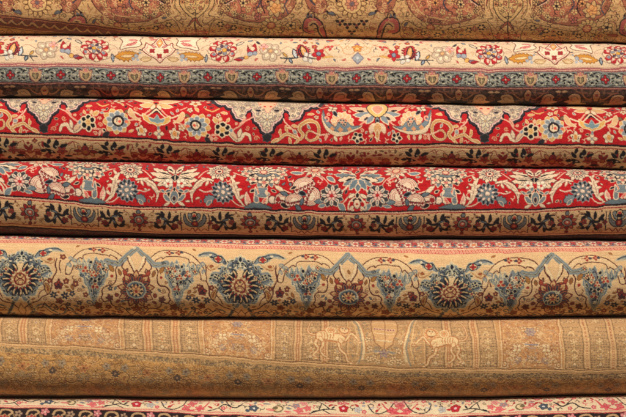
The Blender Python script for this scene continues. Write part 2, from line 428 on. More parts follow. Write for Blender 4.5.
def draw2():
    CR = (234, 204, 166)
    R = Roll('cream', E1, E2, [(XL, 61), (0, 63.2), (110, 65), (215, 66), (320, 66.8), (425, 67.6), (530, 68.6), (626, 68.6), (XR, 69)], 158, CR, zoff=-8)
    NAVY, RED, GOLD, PK, GY, BR = (44, 52, 70), (178, 42, 46), (212, 146, 58), (214, 132, 126), (146, 154, 162), (136, 78, 52)
    MAR = (128, 34, 40)
    stars = [-238.4, 158.6, 555, 951.5]; mids = [-436, -40.5, 358, 753]
    for cx in stars:
        Pen(R, cx).sym([(0, -31), (5, -26), (9, -22.5), (13, -25), (14, -20), (16.5, -17.5), (11, -12), (6.5, -9.4), (3.6, -7), (0, -4)], (245, 222, 186), MAR, 1.1, n=3)
        for s in (1, -1):
            p = Pen(R, cx, s)
            # star medallion
            o = [(0, -27.5), (5, -25), (9, -22.5), (13, -25), (14, -20), (16.5, -17.5), (11, -12), (6.5, -9.4), (3.6, -7), (0, -4)]
            p.line([(x * 0.82, y * 0.86 - 2.4) for x, y in o], PK, 0.7)
            p.petals(6.5, -16.5, 4, 0.3, 3.2, 2.6, RED, MAR, 0.4, rot=45)
            if s == 1:
                p.petals(0, -11, 4, 0.3, 3.3, 2.6, RED, MAR, 0.4, rot=45)
                p.poly([(0, -30), (3.4, -25), (0, -20), (-3.4, -25)], (226, 172, 96), RED, 0.7, sm=False)
                p.dot(0, -25, 1.4, (244, 226, 190)); p.leaf(0, -20, -90, 1, 1, PK)
            p.leaf(2.5, -20.5, -15, 6.5, 2.6, PK, MAR, 0.4, curve=-30); p.leaf(3, -29, 20, 8, 2.8, PK, RED, 0.5)
            # cloud collar to the side
            c = [(17, -30), (19, -27), (17, -23), (22, -20), (30, -19), (38.5, -16.5), (38, -22), (37, -26), (40, -29.5), (33, -31), (24, -31)]
            p.poly(c, (244, 222, 188), (110, 52, 44), 0.9, n=4)
            p.leaf(33, -22, -168, 12, 3.8, (226, 152, 140), RED, 0.6, curve=20); p.leaf(31, -27, -175, 10, 3.4, (228, 160, 148), RED, 0.5, curve=-20)
            p.line([(36, -20), (28, -23), (21, -27)], RED, 0.7)
            # gold serrated leaf, small tan leaf, blue bits
            p.leaf(44.5, -9, 183, 25, 8.6, GOLD, (140, 84, 34), 0.7, curve=14, serr=7, fat=0.9)
            p.leaf(39, -9.2, 185, 14, 3.0, (240, 206, 150), (160, 96, 44), 0.5, curve=8)
            p.dot(23, -10.5, 2.2, (164, 172, 182), (120, 126, 140), 0.5); p.dot(26.5, -7.5, 1.9, (164, 172, 182)); p.dot(22, -6.5, 1.6, (176, 182, 190)); p.dot(19, -14, 1.3, (150, 160, 172)); p.leaf(20, -18, 160, 4, 1.6, NAVY)
            p.leaf(19.5, -7.4, 176, 11.5, 5.0, (236, 200, 150), (160, 116, 64), 0.7, curve=24); p.line([(18, -7), (13, -8.5), (9, -7)], (176, 130, 80), 0.6)
            p.leaf(47.3, -12, 92, 8.4, 3.0, (150, 170, 186), NAVY, 0.9); p.line([(46.2, -9), (44.5, -9.5)], NAVY, 0.9)
            p.leaf(43, -33, 185, 8, 2.6, GOLD, BR, 0.5); p.dot(50, -26, 0.9, PK); p.line([(41, -16), (46, -17), (50, -14)], (190, 140, 120), 0.6)
            for V in ([(47, -10), (54, -6), (66, -3), (76, -6), (84, -9)], [(76, -22), (84, -27), (94, -28), (101, -24)], [(90, -24), (100, -14), (104, -12)], [(122, -16), (130, -20), (136, -17), (140, -9)], [(16, -14), (22, -17), (30, -16), (40, -14)], [(50, -22), (44, -20), (41, -17)]):
                p.line(V, (176, 140, 118), 0.7)
            # red rosette
            rosette_red(p, 63.6, -17)
            # red and blue blossom, sprigs
            p.leaf(84, -25.5, 140, 9, 3.4, (220, 200, 170), NAVY, 0.8); p.leaf(88, -26, -30, 6, 2.6, (150, 168, 184), NAVY, 0.7)
            p.poly([(88, -22), (90, -18), (93, -21), (96, -24), (98, -17), (95, -12), (90, -12), (88, -16)], RED, MAR, 0.6)
            p.dot(93.5, -18.5, 2.4, (240, 214, 180)); p.dot(91, -13, 2.8, (164, 172, 186), (90, 96, 120), 0.6); p.dot(96, -13.5, 2.4, (152, 160, 176), (90, 96, 120), 0.5)
            p.line([(92, -11), (88, -8)], (110, 80, 60), 0.8)
            p.dot(87.5, -8.5, 2.4, (232, 178, 96), BR, 0.5); p.leaf(86, -8, 160, 9, 4.4, (126, 108, 128), MAR, 0.7, curve=25); p.leaf(84, -6, 185, 9, 2.4, RED, MAR, 0.5)
            # taupe flower
            p.petals(112, -15, 6, 2.5, 11.5, 8.4, (212, 188, 158), (166, 140, 116), 1.0, rot=10, fat=0.5)
            p.petals(112, -15, 6, 3.4, 8.6, 4.0, (244, 222, 184), (176, 150, 126), 0.6, rot=10); p.dot(112, -15, 2.2, (224, 176, 120), (150, 100, 70), 0.6)
            p.petals(105, -20, 4, 0.5, 4.8, 3.8, (238, 180, 162), (196, 120, 112), 0.5); p.dot(105, -18, 1.1, GOLD)
            p.leaf(101, -23, -130, 6, 2.4, NAVY, NAVY, 0.5); p.line([(103, -21), (100, -25), (95, -28)], (90, 70, 66), 0.7)
            # blue stem and feathered leaf
            p.line([(122, -8), (130, -7.8), (140, -8.6)], NAVY, 1.4); p.leaf(139, -8, -118, 11, 4.6, (206, 214, 214), NAVY, 1.1, curve=26)
            p.leaf(131, -8, 60, 6, 2.8, (142, 164, 182), NAVY, 0.9); p.leaf(129, -9, -130, 7, 2.6, (214, 160, 80), NAVY, 0.6); p.line([(129, -8), (126, -3.6)], NAVY, 1.0)
            p.leaf(148, -7.5, -108, 19, 11.5, (202, 66, 66), MAR, 0.8, serr=7, fat=0.9); p.leaf(147.6, -9, -106, 15, 6.4, (226, 164, 96), (40, 34, 44), 1.2, fat=0.8, mid=(236, 206, 160))
            p.line([(146, -8), (141, -13), (141, -18)], (30, 32, 48), 1.2)
            p.petals(150, -9, 4, 1, 6, 4.6, (232, 220, 200), (130, 116, 104), 0.5, rot=60)
            # red bell flower near the arch
            p.line([(150, -9), (158, -8)], NAVY, 1.1)
            p.petals(161, -13, 5, 1, 7.2, 4.4, (196, 44, 48), MAR, 0.5, rot=20); p.dot(161, -13, 2.3, (132, 146, 168), (60, 70, 100), 0.6); p.leaf(165, -18, -50, 6, 2.4, (206, 70, 66))
            p.line([(168, -19), (175, -21), (182, -23)], (206, 120, 96), 0.8)
            # limb leaves
            p.leaf(77, -30, 183, 13, 3.6, (232, 190, 170), RED, 0.9, curve=-10); p.leaf(121, -30, 5, 13, 3.6, (238, 196, 168), RED, 0.9, curve=10)
            p.dot(107, -30, 2.2, (150, 156, 170), (90, 70, 60), 0.6); p.leaf(116, -31, 178, 10, 3, GOLD, (190, 60, 40), 0.5)
            # arches of the mid panel
            p.line([(182, -31), (172, -26), (166, -20), (172, -12), (184, -10)], (206, 160, 112), 0.8)
            p.line([(200, -20), (194, -13), (186, -14), (183, -20), (177, -24)], (206, 160, 112), 0.8)
            p.line([(198, -31), (191, -24), (184, -17)], (214, 172, 124), 0.7); p.spiral(190, -20, 4, 1.2, (206, 160, 112), 0.7)
            p.leaf(176, -10, 190, 12, 2.2, (226, 176, 100), (200, 150, 84), 0.5, curve=-40)
            p.petals(172, -20, 3, 0.5, 4, 3, (208, 70, 66), MAR, 0.3, rot=90)
            p.leaf(168, -29, 10, 9, 4.2, (196, 70, 66), MAR, 0.6); p.dot(170, -27.5, 1.8, GY, NAVY, 0.5)
            p.leaf(184, -31, 130, 6, 2.8, (150, 166, 184), NAVY, 0.8)
    for cx in mids:
        p = Pen(R, cx)
        p.petals(0, -19.5, 5, 0.5, 5.4, 3.8, (228, 152, 72), (150, 90, 60), 0.6, rot=-90); p.dot(0, -19, 1.6, (240, 200, 120)); p.petals(0, -24, 3, 0, 3, 2, (150, 110, 130), None, rot=-90)
        p.poly([(-6, -9), (0, -14.5), (6, -9), (0, -3)], (160, 166, 172), (132, 112, 130), 0.9, sm=False); p.dot(0, -9, 1.5, (200, 204, 200))
    filler(R, stars, 2, 199, -34, -4, CR, [mf_leaf((224, 170, 96), (176, 120, 70), 4.4, 1.8), mf_twig((196, 150, 118), 0.7, 3), mf_leaf((160, 168, 174), NAVY, 3.8, 1.7), mf_leaf((208, 110, 100), RED, 4, 1.6), mf_curl((206, 164, 124), 2.2, 0.6), mf_flower((196, 70, 70), MAR, GOLD, 5, 2.6, 2.0), mf_leaf((110, 126, 146), NAVY, 4.6, 2.0), mf_twig((90, 78, 80), 0.7, 3)], 2.1, 5.2, 93, 0.06)
    # frame lines
    R.bandy(-1.2, 0.2, (212, 170, 142)); R.bandy(0.2, 1.4, (170, 92, 92)); R.bandy(1.4, 2.4, (226, 176, 150)); R.bandy(2.4, 3.2, (150, 84, 84))
    R.bandy(3.2, 17.8, (150, 152, 142))
    R.bandy(17.6, 18.6, (92, 58, 56)); R.bandy(18.6, 19.6, (206, 140, 120)); R.bandy(19.6, 20.3, (120, 62, 58)); R.bandy(20.3, 99, (78, 58, 50))
    T1 = 49.65; GL, BK = (204, 198, 172), (24, 24, 28)
    for k in range(-10, 17):
        cx = 158.4 + T1 * k
        for s in (1, -1):
            p = Pen(R, cx, s)
            # arabesque quarter
            for (a, b, r, tr, a0, dr) in ((9, 8, 3.4, 1.4, 200, 1), (14.5, 13.4, 3.2, 1.3, 20, -1), (15, 6.6, 2.8, 1.2, 160, 1), (8.5, 14.2, 2.4, 1.1, 90, -1)):
                p.spiral(a, b, r * 1.12, tr, (60, 62, 62), 1.3, a0=a0, dirn=dr); p.spiral(a, b, r * 1.05, tr, GL, 0.8, a0=a0, dirn=dr); p.dot(a, b + 0.2, 0.9, BK)
            p.line([(3.5, 10.6), (7, 12), (11, 10.6), (15.5, 10.2), (19, 12)], GL, 0.9)
            p.line([(3, 5), (8, 4.8), (12, 6), (17, 4.6), (20, 5)], BK, 0.9); p.line([(3, 16.6), (9, 16.4), (13, 15.6), (18, 16.6), (21, 16)], BK, 0.9)
            for (a, b, an, L) in ((5.5, 7, 40, 4), (11.6, 9.2, -50, 4.4), (12, 12.2, 60, 4), (17.4, 9.4, 100, 4), (6.5, 13, -30, 3.6), (18.4, 14.2, 20, 3.4), (10.2, 4.4, 60, 3)):
                p.leaf(a, b, an, L * 1.15, 1.7, BK)
            for (a, b, an, L) in ((5, 9.2, -40, 3.4), (17, 12, -60, 3.6), (11, 15, 10, 3.4), (13, 4.4, 30, 3)):
                p.leaf(a, b, an, L, 1.3, (222, 214, 184))
        p = Pen(R, cx)
        p.dot(0, 10.6, 5.0, (132, 140, 134), BK, 0.7, n=8); p.petals(0, 10.6, 4, 0.6, 4.4, 3.2, (190, 40, 46), (90, 22, 30), 0.6); p.dot(0, 10.6, 0.8, (236, 190, 150))
        q = Pen(R, cx + T1 / 2)
        q.poly([(0, 17.2), (-4, 15), (-6.2, 10), (-6, 5.6), (-3.4, 6.2), (-2.6, 3.6), (0, 5), (2.6, 3.6), (3.4, 6.2), (6, 5.6), (6.2, 10), (4, 15)], (214, 176, 130), (150, 84, 84), 0.9, n=3)
        q.poly([(0, 14.6), (-2.8, 11.6), (-2.6, 8.6), (0, 9.8), (2.6, 8.6), (2.8, 11.6)], (150, 132, 96), (64, 46, 40), 0.7, n=3); q.petals(0, 5.8, 3, 0, 2.6, 1.8, (214, 128, 116), None, rot=30)
        q.line([(0, 10), (0, 14)], (220, 190, 140), 0.7)
    # dark outer border
    T2 = 69.4; TN = (206, 164, 120)
    for k in range(-8, 13):
        cx = 181.4 + T2 * k
        for s in (1, -1):
            p = Pen(R, cx, s)
            p.line([(2.5, 26), (6, 28), (11, 26.5), (15, 23.2), (19, 22.6)], (150, 92, 70), 2.0); p.line([(2.5, 26), (6, 28), (11, 26.5), (15, 23.2)], (196, 144, 100), 0.9)
            p.leaf(9, 22.4, 10, 9, 2.4, (150, 100, 74)); p.leaf(34.7, 22.0, 180, 6, 2.8, TN)
            # cloud blob (turned towards the lozenge)
            p.poly([(14, 28.6), (16, 25.2), (20, 23.8), (25, 24.2), (28, 26.4), (26.6, 28.4), (31.6, 29.4), (30, 32.5), (20, 33), (10, 32.5), (8, 30.6), (13, 30.4)], TN, (36, 24, 24), 0.8)
            p.line([(17, 28.4), (20, 26), (24, 26.6), (24, 28.8), (20, 29.4)], (110, 80, 60), 0.7)
            p.petals(30.6, 27.6, 4, 0.2, 2.6, 2, (108, 72, 58), (34, 24, 24), 0.4)
        p = Pen(R, cx)
        p.poly([(0, 19.8), (4, 24.5), (0, 30), (-4, 24.5)], (190, 138, 98), (60, 34, 32), 0.8, n=3); p.dot(0, 24.8, 1.4, (170, 56, 50), (70, 36, 34), 0.5)
        p.poly([(0, 36), (-2.6, 33), (-6, 32), (-4, 30.4), (0, 29.6), (4, 30.4), (6, 32), (2.6, 33)], (40, 28, 26), (110, 80, 60), 0.5, n=3)
        q = Pen(R, cx + T2 / 2)
        q.poly([(0, 35), (-2, 32.5), (-5, 31.4), (-2.6, 29), (0, 25), (2.6, 29), (5, 31.4), (2, 32.5)], (46, 32, 30), None, n=3)
    filler(R, [181.4 + T2 * k for k in range(-8, 13)], 1, 34.7, 20.6, 34, (78, 58, 50), [mf_twig((150, 104, 80), 0.8, 2.4), mf_curl((36, 28, 28), 1.7, 0.9), mf_leaf((36, 26, 26), (130, 90, 70), 3.6, 1.7), mf_curl((160, 116, 86), 1.6, 0.7)], 0.9, 2.8, 95, 0.05)
    yb = float(R.T(31.6)); R.band(yb, 999, (158, 116, 76))
    for k in range(-16, 26):
        cx = 181.4 + T2 / 2 * k
        Pen(R, cx).poly([(-9, 30.6), (-5, 32.2), (-2.4, 32), (0, 36 if k % 2 == 0 else 34), (2.4, 32), (5, 32.2), (9, 30.6), (0, 29)], (40, 28, 26), None, sm=False)
    R.parts = [('field', -999, float(R.T(0.2))), ('border', float(R.T(0.2)), float(R.T(18.6))), ('outer_border', float(R.T(18.6)), 999)]
    return R

# ============================ 3: red carpet with white medallions ==========
def scrollS(p, x0):
    """gold and cream S scroll; x measured from the medallion centre"""
    CRM, GD, DKR = (240, 200, 150), (206, 152, 92), (96, 30, 30)
    P = [(x0 + a, b) for a, b in ((9, -3), (14, -6), (20, -10), (27, -8), (33, -5.6), (36, -10), (33, -15), (36, -21), (43, -24), (50, -22), (52.5, -15), (50, -7), (44, -4), (39.5, -7), (41, -13), (45.5, -13.6))]
    p.line(P, DKR, 3.8, 5.0, 2.2); p.line(P, CRM, 2.8, 4.0, 1.4); p.line(P, GD, 1.0, 2.2, 0.6)
    for a, b, an in ((14, -8, -110), (21, -12, -120), (33, -6, 120), (30, -4, 100), (22, -7, 60)):
        p.leaf(x0 + a, b, an, 7.5, 2.6, GD, CRM, 0.7, curve=45)
    p.leaf(x0 + 12, -5, 165, 9, 3, (214, 160, 100), CRM, 0.8, curve=-30)
    p.line([(x0 + 31, -8), (x0 + 27, -14), (x0 + 19, -22), (x0 + 17, -26)], (244, 190, 160), 1.3)
    p.dot(x0 + 28, -12.6, 2.2, (150, 160, 166), (236, 206, 170), 0.7); p.leaf(x0 + 26, -15, 200, 6, 2.2, CRM)
    p.line([(x0 + 46, -13), (x0 + 54, -10), (x0 + 62, -10.5)], (244, 196, 164), 1.4)

def draw3():
    RED = (194, 28, 32)
    R = Roll('red', E2, E3, [(XL, 130), (0, 133), (60, 134.8), (110, 137), (160, 140.4), (215, 143.6), (320, 145.2), (425, 144.8), (530, 145), (626, 145.4), (XR, 146)], 267, RED, zoff=-7)
    CRM, GD, BLU, DK, PKC, DKR = (242, 212, 172), (222, 172, 104), (134, 148, 156), (38, 30, 34), (236, 170, 140), (104, 22, 28)
    curls(R, XL, XR, -46, -1, [(178, 20, 30), (198, 34, 42), (168, 18, 28)], 3.4, 3, 0.8, seed=9)
    meds = [-177, 44, 267, 486, 707, 928]; A = [-287, 156.5, 592.5]; B = [-66, 378, 818]
    for i, cx in enumerate(meds):
        flip = 1 if i % 2 == 0 else -1          # which side carries the S scroll
        p = Pen(R, cx)
        OUT = [(0, -52), (57, -50), (54.8, -40.4), (45.7, -37.6), (38.9, -34.4), (36.2, -28.8), (30.8, -23.6), (25, -23.4), (23, -28.6), (18.6, -32.6), (15.4, -33), (17, -28.6), (15.7, -24), (12.4, -20.6), (9.2, -18.8), (7.4, -15), (3.8, -10.0), (0, -6.4)]
        def inset(k, dyk):
            r_ = []
            for i, (u, v) in enumerate(OUT):
                if i < 1: r_.append((u, v)); continue
                r_.append((max(0, u - (k if 15 < i or i < 8 or 11 <= i else -k * 0.3)), v - dyk * (1.0 if i != 10 else 1.3)))
            r_[-1] = (0, OUT[-1][1] - dyk * 2.4); return r_
        p.sym(scallop(OUT, 0.45), (54, 46, 52), (30, 24, 30), 1.1, n=1)
        p.sym(scallop(inset(1.9, 2.3), 0.45), (218, 160, 148), (240, 208, 190), 0.7, n=1)
        p.sym(scallop(inset(2.9, 3.5), 0.45), (226, 200, 164), (112, 88, 84), 0.55, n=1)
        p.petals(0, -24.5, 7, 0.8, 8.2, 3.6, (222, 204, 168), (128, 116, 112), 0.7, rot=-90); p.dot(0, -24.5, 1.6, (196, 160, 120), (110, 96, 96), 0.5); p.leaf(0, -17, 90, 5, 2.6, (206, 190, 156), (120, 106, 104), 0.6)
        filler(R, [cx], 2, 54, -50, -12, (226, 200, 164), [mf_curl((112, 104, 104), 1.9, 0.9), mf_leaf((214, 192, 158), (116, 100, 98), 3.6, 1.9), mf_twig((134, 116, 106), 0.7, 2.2), mf_flower((206, 184, 150), (116, 100, 98), (150, 110, 90), 5, 2.4, 1.7)], 0.8, 2.5, 91, 0.06)
        p.sym([(0, -52), (9, -50), (8.4, -40), (4.6, -36.4), (2.6, -33.4), (0, -31.6)], (240, 190, 150), (200, 130, 120), 0.6)
        p.sym([(0, -11), (2.6, -9.4), (4.6, -8), (3.6, -5.4), (4.2, -3.2), (1.8, -2.6), (0, -1.6)], (40, 40, 44), (86, 84, 86), 0.5, n=3)
        for s in (1, -1):
            p = Pen(R, cx, s)
            p.dot(9.9, -34.2, 2.5, DK, (120, 110, 112), 0.5, ry=1.5)
            p.dot(3.3, -38.6, 1.4, (206, 60, 50)); p.dot(3.6, -44, 1.4, (226, 168, 60)); p.dot(6.6, -41, 1.1, (214, 90, 70))
            p.leaf(58, -40.4, 182, 6, 2.4, (90, 90, 92), DK, 0.7); p.leaf(56, -43, 0, 6, 2.4, (150, 150, 140), DK, 0.6)
            if s == flip:
                scrollS(p, 0)
            else:
                # sprig, tulip and dark-petalled flower
                p.line([(16, -27), (22, -24), (28, -20), (24, -26)], PKC, 1.4); p.line([(23, -24), (28, -18), (34, -14)], PKC, 1.6)
                p.line([(16, -4), (18, -9), (23, -10), (27, -5), (32, -4), (37, -8)], DKR, 3.6); p.line([(16, -4), (18, -9), (23, -10), (27, -5), (32, -4), (37, -8)], CRM, 2.4, 3.6, 2)
                p.leaf(30, -3.6, -60, 13, 5, (232, 190, 150), (130, 96, 90), 0.7, curve=20); p.leaf(28, -6, -95, 10, 4, CRM, (150, 110, 100), 0.7, curve=-10); p.leaf(34, -12, -20, 8, 5.2, (124, 158, 172), CRM, 0.7)
                p.petals(44.8, -13.4, 6, 2.2, 8.4, 6.0, (28, 24, 28), CRM, 1.2, rot=30, fat=0.5); p.dot(44.8, -13.4, 2.9, GD, (240, 206, 150), 0.8)
                p.leaf(50, -20, -50, 8, 4.6, GD, CRM, 0.7); p.leaf(48, -21, -90, 6, 4, (236, 190, 150), (200, 130, 60), 0.5)
                p.line([(50, -8), (56, -7), (60, -3)], PKC, 2.0); p.leaf(56, -7, 100, 7, 3.2, PKC, DKR, 0.4); p.leaf(58, -8, 40, 5, 3, DK, CRM, 0.6)
    for cx in A:
        for s in (1, -1):
            p = Pen(R, cx, s)
            for b in (0,):
                p.line([(16.5, -20.5), (24, -18), (30, -16.4)], PKC, 1.9); p.line([(13, -24), (8, -29), (3, -33)], PKC, 1.6); p.line([(16, -18), (18, -15), (17, -11)], PKC, 1.2)
                p.line([(21, -27), (16, -24), (10, -23)], CRM, 1.6)
                # big rosette
                rx, ry = 40.3, -16.6
                p.petals(rx, ry, 9, 4, 13.6, 7.4, GD, (244, 206, 150), 0.8, rot=10, fat=0.55)
                p.petals(rx - 1, ry, 9, 4, 11, 5.4, BLU, (222, 214, 196), 0.8, rot=30, fat=0.6)
                p.dot(rx - 2, ry, 5.6, DK, (60, 52, 60), 0.6, n=14); p.dot(rx - 2, ry + 0.4, 3.8, CRM, None, n=12); p.dot(rx - 3.4, ry + 0.6, 1.5, (230, 90, 70)); p.line([(rx - 1, ry - 2.4), (rx - 0.6, ry + 1)], DK, 0.8)
                p.leaf(rx - 8, ry + 1, 180, 4, 3.4, (236, 120, 90))
                p.leaf(rx + 7, ry + 12, 30, 8.6, 5, (46, 40, 42), (120, 80, 70), 0.5)
                # tulip
                p.petals(16.5, -7.6, 5, 0.6, 6.4, 4.6, CRM, DKR, 0.5, rot=-90, fat=0.6); p.leaf(13.4, -9, 50, 6.4, 4, DK, CRM, 0.5); p.leaf(20.4, -9, 130, 6.4, 4, DK, CRM, 0.5)
                p.dot(16.8, -7.8, 2.6, (222, 150, 84), CRM, 0.6, ry=3.2)
                # upper leaves
                p.leaf(27, -28.5, 30, 6, 4, (130, 100, 70), DK, 0.5); p.poly([(26, -31), (27.5, -26), (24.5, -20.6), (16, -18), (20.6, -22.6), (22, -27)], (232, 186, 134), (240, 212, 170), 0.6)
                p.petals(38, -40, 5, 1, 6.4, 4.6, CRM, (150, 84, 60), 0.6, rot=90); p.dot(38, -39, 1.8, (206, 120, 60)); p.line([(48, -34), (54, -32), (60, -35)], GD, 1.6); p.line([(30, -36), (24, -33)], PKC, 1.2)
                # top palmette
                p.leaf(2, -40, -5, 22, 8, (240, 196, 140), (250, 226, 186), 0.8, curve=-10); p.leaf(2, -37, 20, 15, 7, (236, 184, 122), (250, 226, 186), 0.8, curve=-25); p.leaf(1, -36, 55, 8, 5, CRM, (170, 100, 60), 0.6)
                p.leaf(14, -44, 0, 14, 5, (150, 160, 160), CRM, 0.7)
                p.line([(0.5, -32), (5.4, -27.4), (0.5, -29)], DK, 1.9); p.line([(0, -31.5), (8, -24.6), (13, -20)], CRM, 1.4)
                # boat
        p = Pen(R, cx)
        p.sym([(0, -20), (4, -21), (9.6, -23.4), (13.4, -25.6), (13, -20.6), (8.6, -16.4), (3.4, -15), (0, -13.0)], (224, 172, 96), (246, 216, 168), 0.9)
        p.sym([(0, -26), (2, -23), (3.4, -20.6), (8, -21.8), (6, -17.8), (2.4, -17), (0, -15.6)], (112, 150, 160), (200, 200, 180), 0.5, n=3)
        p.dot(0, -38.6, 3.6, (200, 40, 40), (240, 196, 130), 0.9); p.dot(0, -37.4, 1.5, DK)
        p.petals(0, -6, 4, 0.8, 5.6, 4.2, CRM, (160, 100, 80), 0.5, rot=90); p.leaf(0, -11, 90, 4, 3, (240, 206, 166)); p.dot(0, -5.8, 1.2, (150, 160, 160)); p.leaf(0, -14, 90, 4.5, 2.6, BLU)
    for cx in B:
        for s in (1, -1):
            p = Pen(R, cx, s)
            p.line([(10, -25), (20, -18), (28, -12), (33, -10)], PKC, 1.6)
            # great blue leaf with half rosette
            p.petals(35, -24, 11, 4, 11.6, 6, (238, 190, 138), (250, 222, 186), 0.7, rot=-5, fat=0.6); p.dot(35, -23, 5.6, (214, 120, 90), CRM, 0.8, n=14); p.petals(35, -23, 6, 1, 4.6, 2.4, (90, 80, 90), CRM, 0.4)
            p.poly([(14.6, -19), (24, -18.6), (34, -17), (44, -20), (50, -26), (54.4, -35), (55.4, -26), (52, -15), (44, -9.6), (34, -9), (24, -13)], CRM, (150, 60, 50), 0.6)
            p.poly([(17, -18.8), (26, -19.6), (30, -23), (33, -18), (38, -22.6), (41, -18), (47, -22), (52, -29), (54.6, -36), (53.6, -25), (49, -17.6), (42, -14), (32, -13.4), (24, -16)], (118, 142, 152), (76, 92, 104), 0.6, n=3)
            for a, b in ((28, -16), (37, -15.4), (45, -16.4)): p.petals(a, b, 4, 0, 2.6, 2.2, (232, 160, 110))
            p.leaf(36, -9, 70, 6, 3.4, PKC, DKR, 0.3); p.leaf(44, -10, 110, 7, 3.4, CRM, DKR, 0.3); p.leaf(51, -12, 80, 9, 3.6, PKC, DKR, 0.3)
            # dark tulip
            p.petals(19.6, -7, 5, 0.8, 6, 4.2, DK, CRM, 0.7, rot=-60, fat=0.6); p.dot(19.6, -6.6, 1.6, CRM)
            # crown of petals at the top
            for a, b, an, L, W, c in ((4, -34, -8, 25, 8, (236, 184, 146)), (5, -32, 12, 19, 7, BLU), (5, -31, 34, 15, 6.4, (238, 196, 160)), (4, -30, 60, 12, 6, BLU)):
                p.leaf(a, b, an, L, W, c, CRM, 0.9, curve=-18)
            p.leaf(13, -34, -10, 8, 3, DK); p.leaf(9, -28, 40, 6, 2.6, (62, 52, 66))
            p.leaf(2, -22, 55, 13, 6.2, (244, 208, 172), (190, 110, 80), 0.7, curve=20)
            p.petals(45, -37, 4, 0.5, 6, 4.6, CRM, (90, 60, 60), 0.6, rot=30); p.leaf(44, -35, 120, 8, 4, DK, BLU, 0.6)
            p.spiral(51, -27, 3.6, 0.8, PKC, 1.5, a0=90)
            p.line([(48, -40), (56, -38), (62, -41)], PKC, 1.2)
        p = Pen(R, cx)
        p.poly([(0, -27), (-9, -33), (-10, -40), (0, -44), (10, -40), (9, -33)], (240, 196, 120), (60, 44, 40), 1.1); p.poly([(0, -31), (-5, -35), (-5, -39), (0, -41), (5, -39), (5, -35)], (236, 160, 130), (246, 226, 190), 1.0)
        p.leaf(0, -28, 90, 8, 5, BLU, DK, 0.8); p.dot(0, -24, 1.6, DK); p.poly([(0, -8), (-3.6, -15), (-2.4, -20), (0, -22), (2.4, -20), (3.6, -15)], (226, 170, 112), (250, 216, 170), 0.8)
        p.leaf(0, -15, 90, 12, 4, (206, 150, 90), CRM, 0.7); p.line([(-3, -8), (3, -4)], CRM, 0.9)
    F3 = [mf_twig((240, 190, 150), 1.0), mf_curl((226, 160, 120), 2.4, 0.9), mf_leaf(GD, CRM, 6, 2.8), mf_leaf(DK, (150, 60, 50), 5, 2.4), mf_flower(CRM, (110, 50, 46), (200, 120, 70), 5, 3.4, 2.6), mf_leaf(BLU, CRM, 5, 2.4)]
    filler(R, meds, 4, 112, -48, -3, RED, F3, 2.2, 5.2, 47, 0.16); filler(R, meds, 4, 112, -48, -3, RED, [mf_twig((236, 186, 150), 0.8, 2.6), mf_leaf((40, 30, 34), (214, 176, 140), 4, 2.0), mf_leaf(BLU, CRM, 4, 2.0), mf_curl((236, 190, 150), 1.9, 0.8)], 1.7, 4.6, 147, 0.16)
    # guard lines and border
    R.bandy(-0.6, 1.1, (40, 22, 24)); R.bandy(1.1, 3.0, (216, 170, 128)); R.bandy(3.0, 3.9, (160, 40, 40)); R.bandy(3.9, 4.6, (206, 158, 114)); R.bandy(4.6, 99, (218, 182, 132))
    BK2, RB = (24, 20, 22), (146, 40, 36)
    blacks = [5, 54.5, 112, 166, 223.5, 271, 325, 418, 423, 478, 522.5, 583, 623]
    blacks = [5, 54.5, 112, 166, 223.5, 271, 325, 417, 478, 522.5, 583, 623]
    mids = [(28, 0), (85, 1), (141, 0), (195.5, 1), (248.5, 0), (299.5, 1), (351, 0), (369, 2), (386, 2), (452, 1), (503, 0), (553.5, 1), (604, 0)]
    p0, x = [], 623
    while x < XR: x += 54.0; blacks.append(x); mids.append((x - 27, int(x / 54) % 2))
    x = 5
    while x > XL: x -= 54.0; blacks.append(x); mids.append((x + 27, int(abs(x) / 54) % 2))
    for x, k in mids:
        for s in (1, -1):
            p = Pen(R, x, s, 0)
            if k == 0:
                p.leaf(1, 21, -60, 12, 5, (176, 130, 86), (110, 50, 40), 1.0, curve=-30); p.petals(8, 16, 5, 0.4, 4, 2.6, RB, (90, 30, 30), 0.4); p.leaf(3, 15, -30, 9, 3, (190, 120, 80), RB, 0.8, curve=40)
                p.leaf(0.5, 14, -65, 8, 3.6, RB, (96, 30, 30), 0.6); p.line([(1, 22), (7, 20), (12, 13), (10, 8), (15, 7)], (120, 60, 46), 0.9); p.leaf(14, 6, 80, 8, 2.8, (150, 36, 36))
            elif k == 1:
                p.petals(3.5, 14, 6, 1, 8.5, 4, RB, (84, 26, 28), 0.7, rot=0, alt=(196, 130, 84)); p.leaf(2, 20, -10, 9, 3.6, RB, (90, 28, 28), 0.6, curve=-40); p.line([(6, 8), (12, 6), (17, 9), (20, 7)], (150, 60, 50), 0.8)
                p.line([(10, 12), (15, 13), (18, 17)], (110, 80, 56), 0.8)
            else:
                p.leaf(1, 19, -60, 9, 5, RB, (90, 28, 28), 0.7); p.leaf(3, 10, 0, 6, 3, (150, 60, 50))
        p = Pen(R, x)
        p.dot(0, 15, 3.4 if k else 2.4, (176, 110, 60), RB, 1.2); p.dot(0, 8, 1.5, BK2 if k == 1 else RB); p.dot(0, 20, 2.6, (150, 120, 70), (90, 40, 36), 0.7)
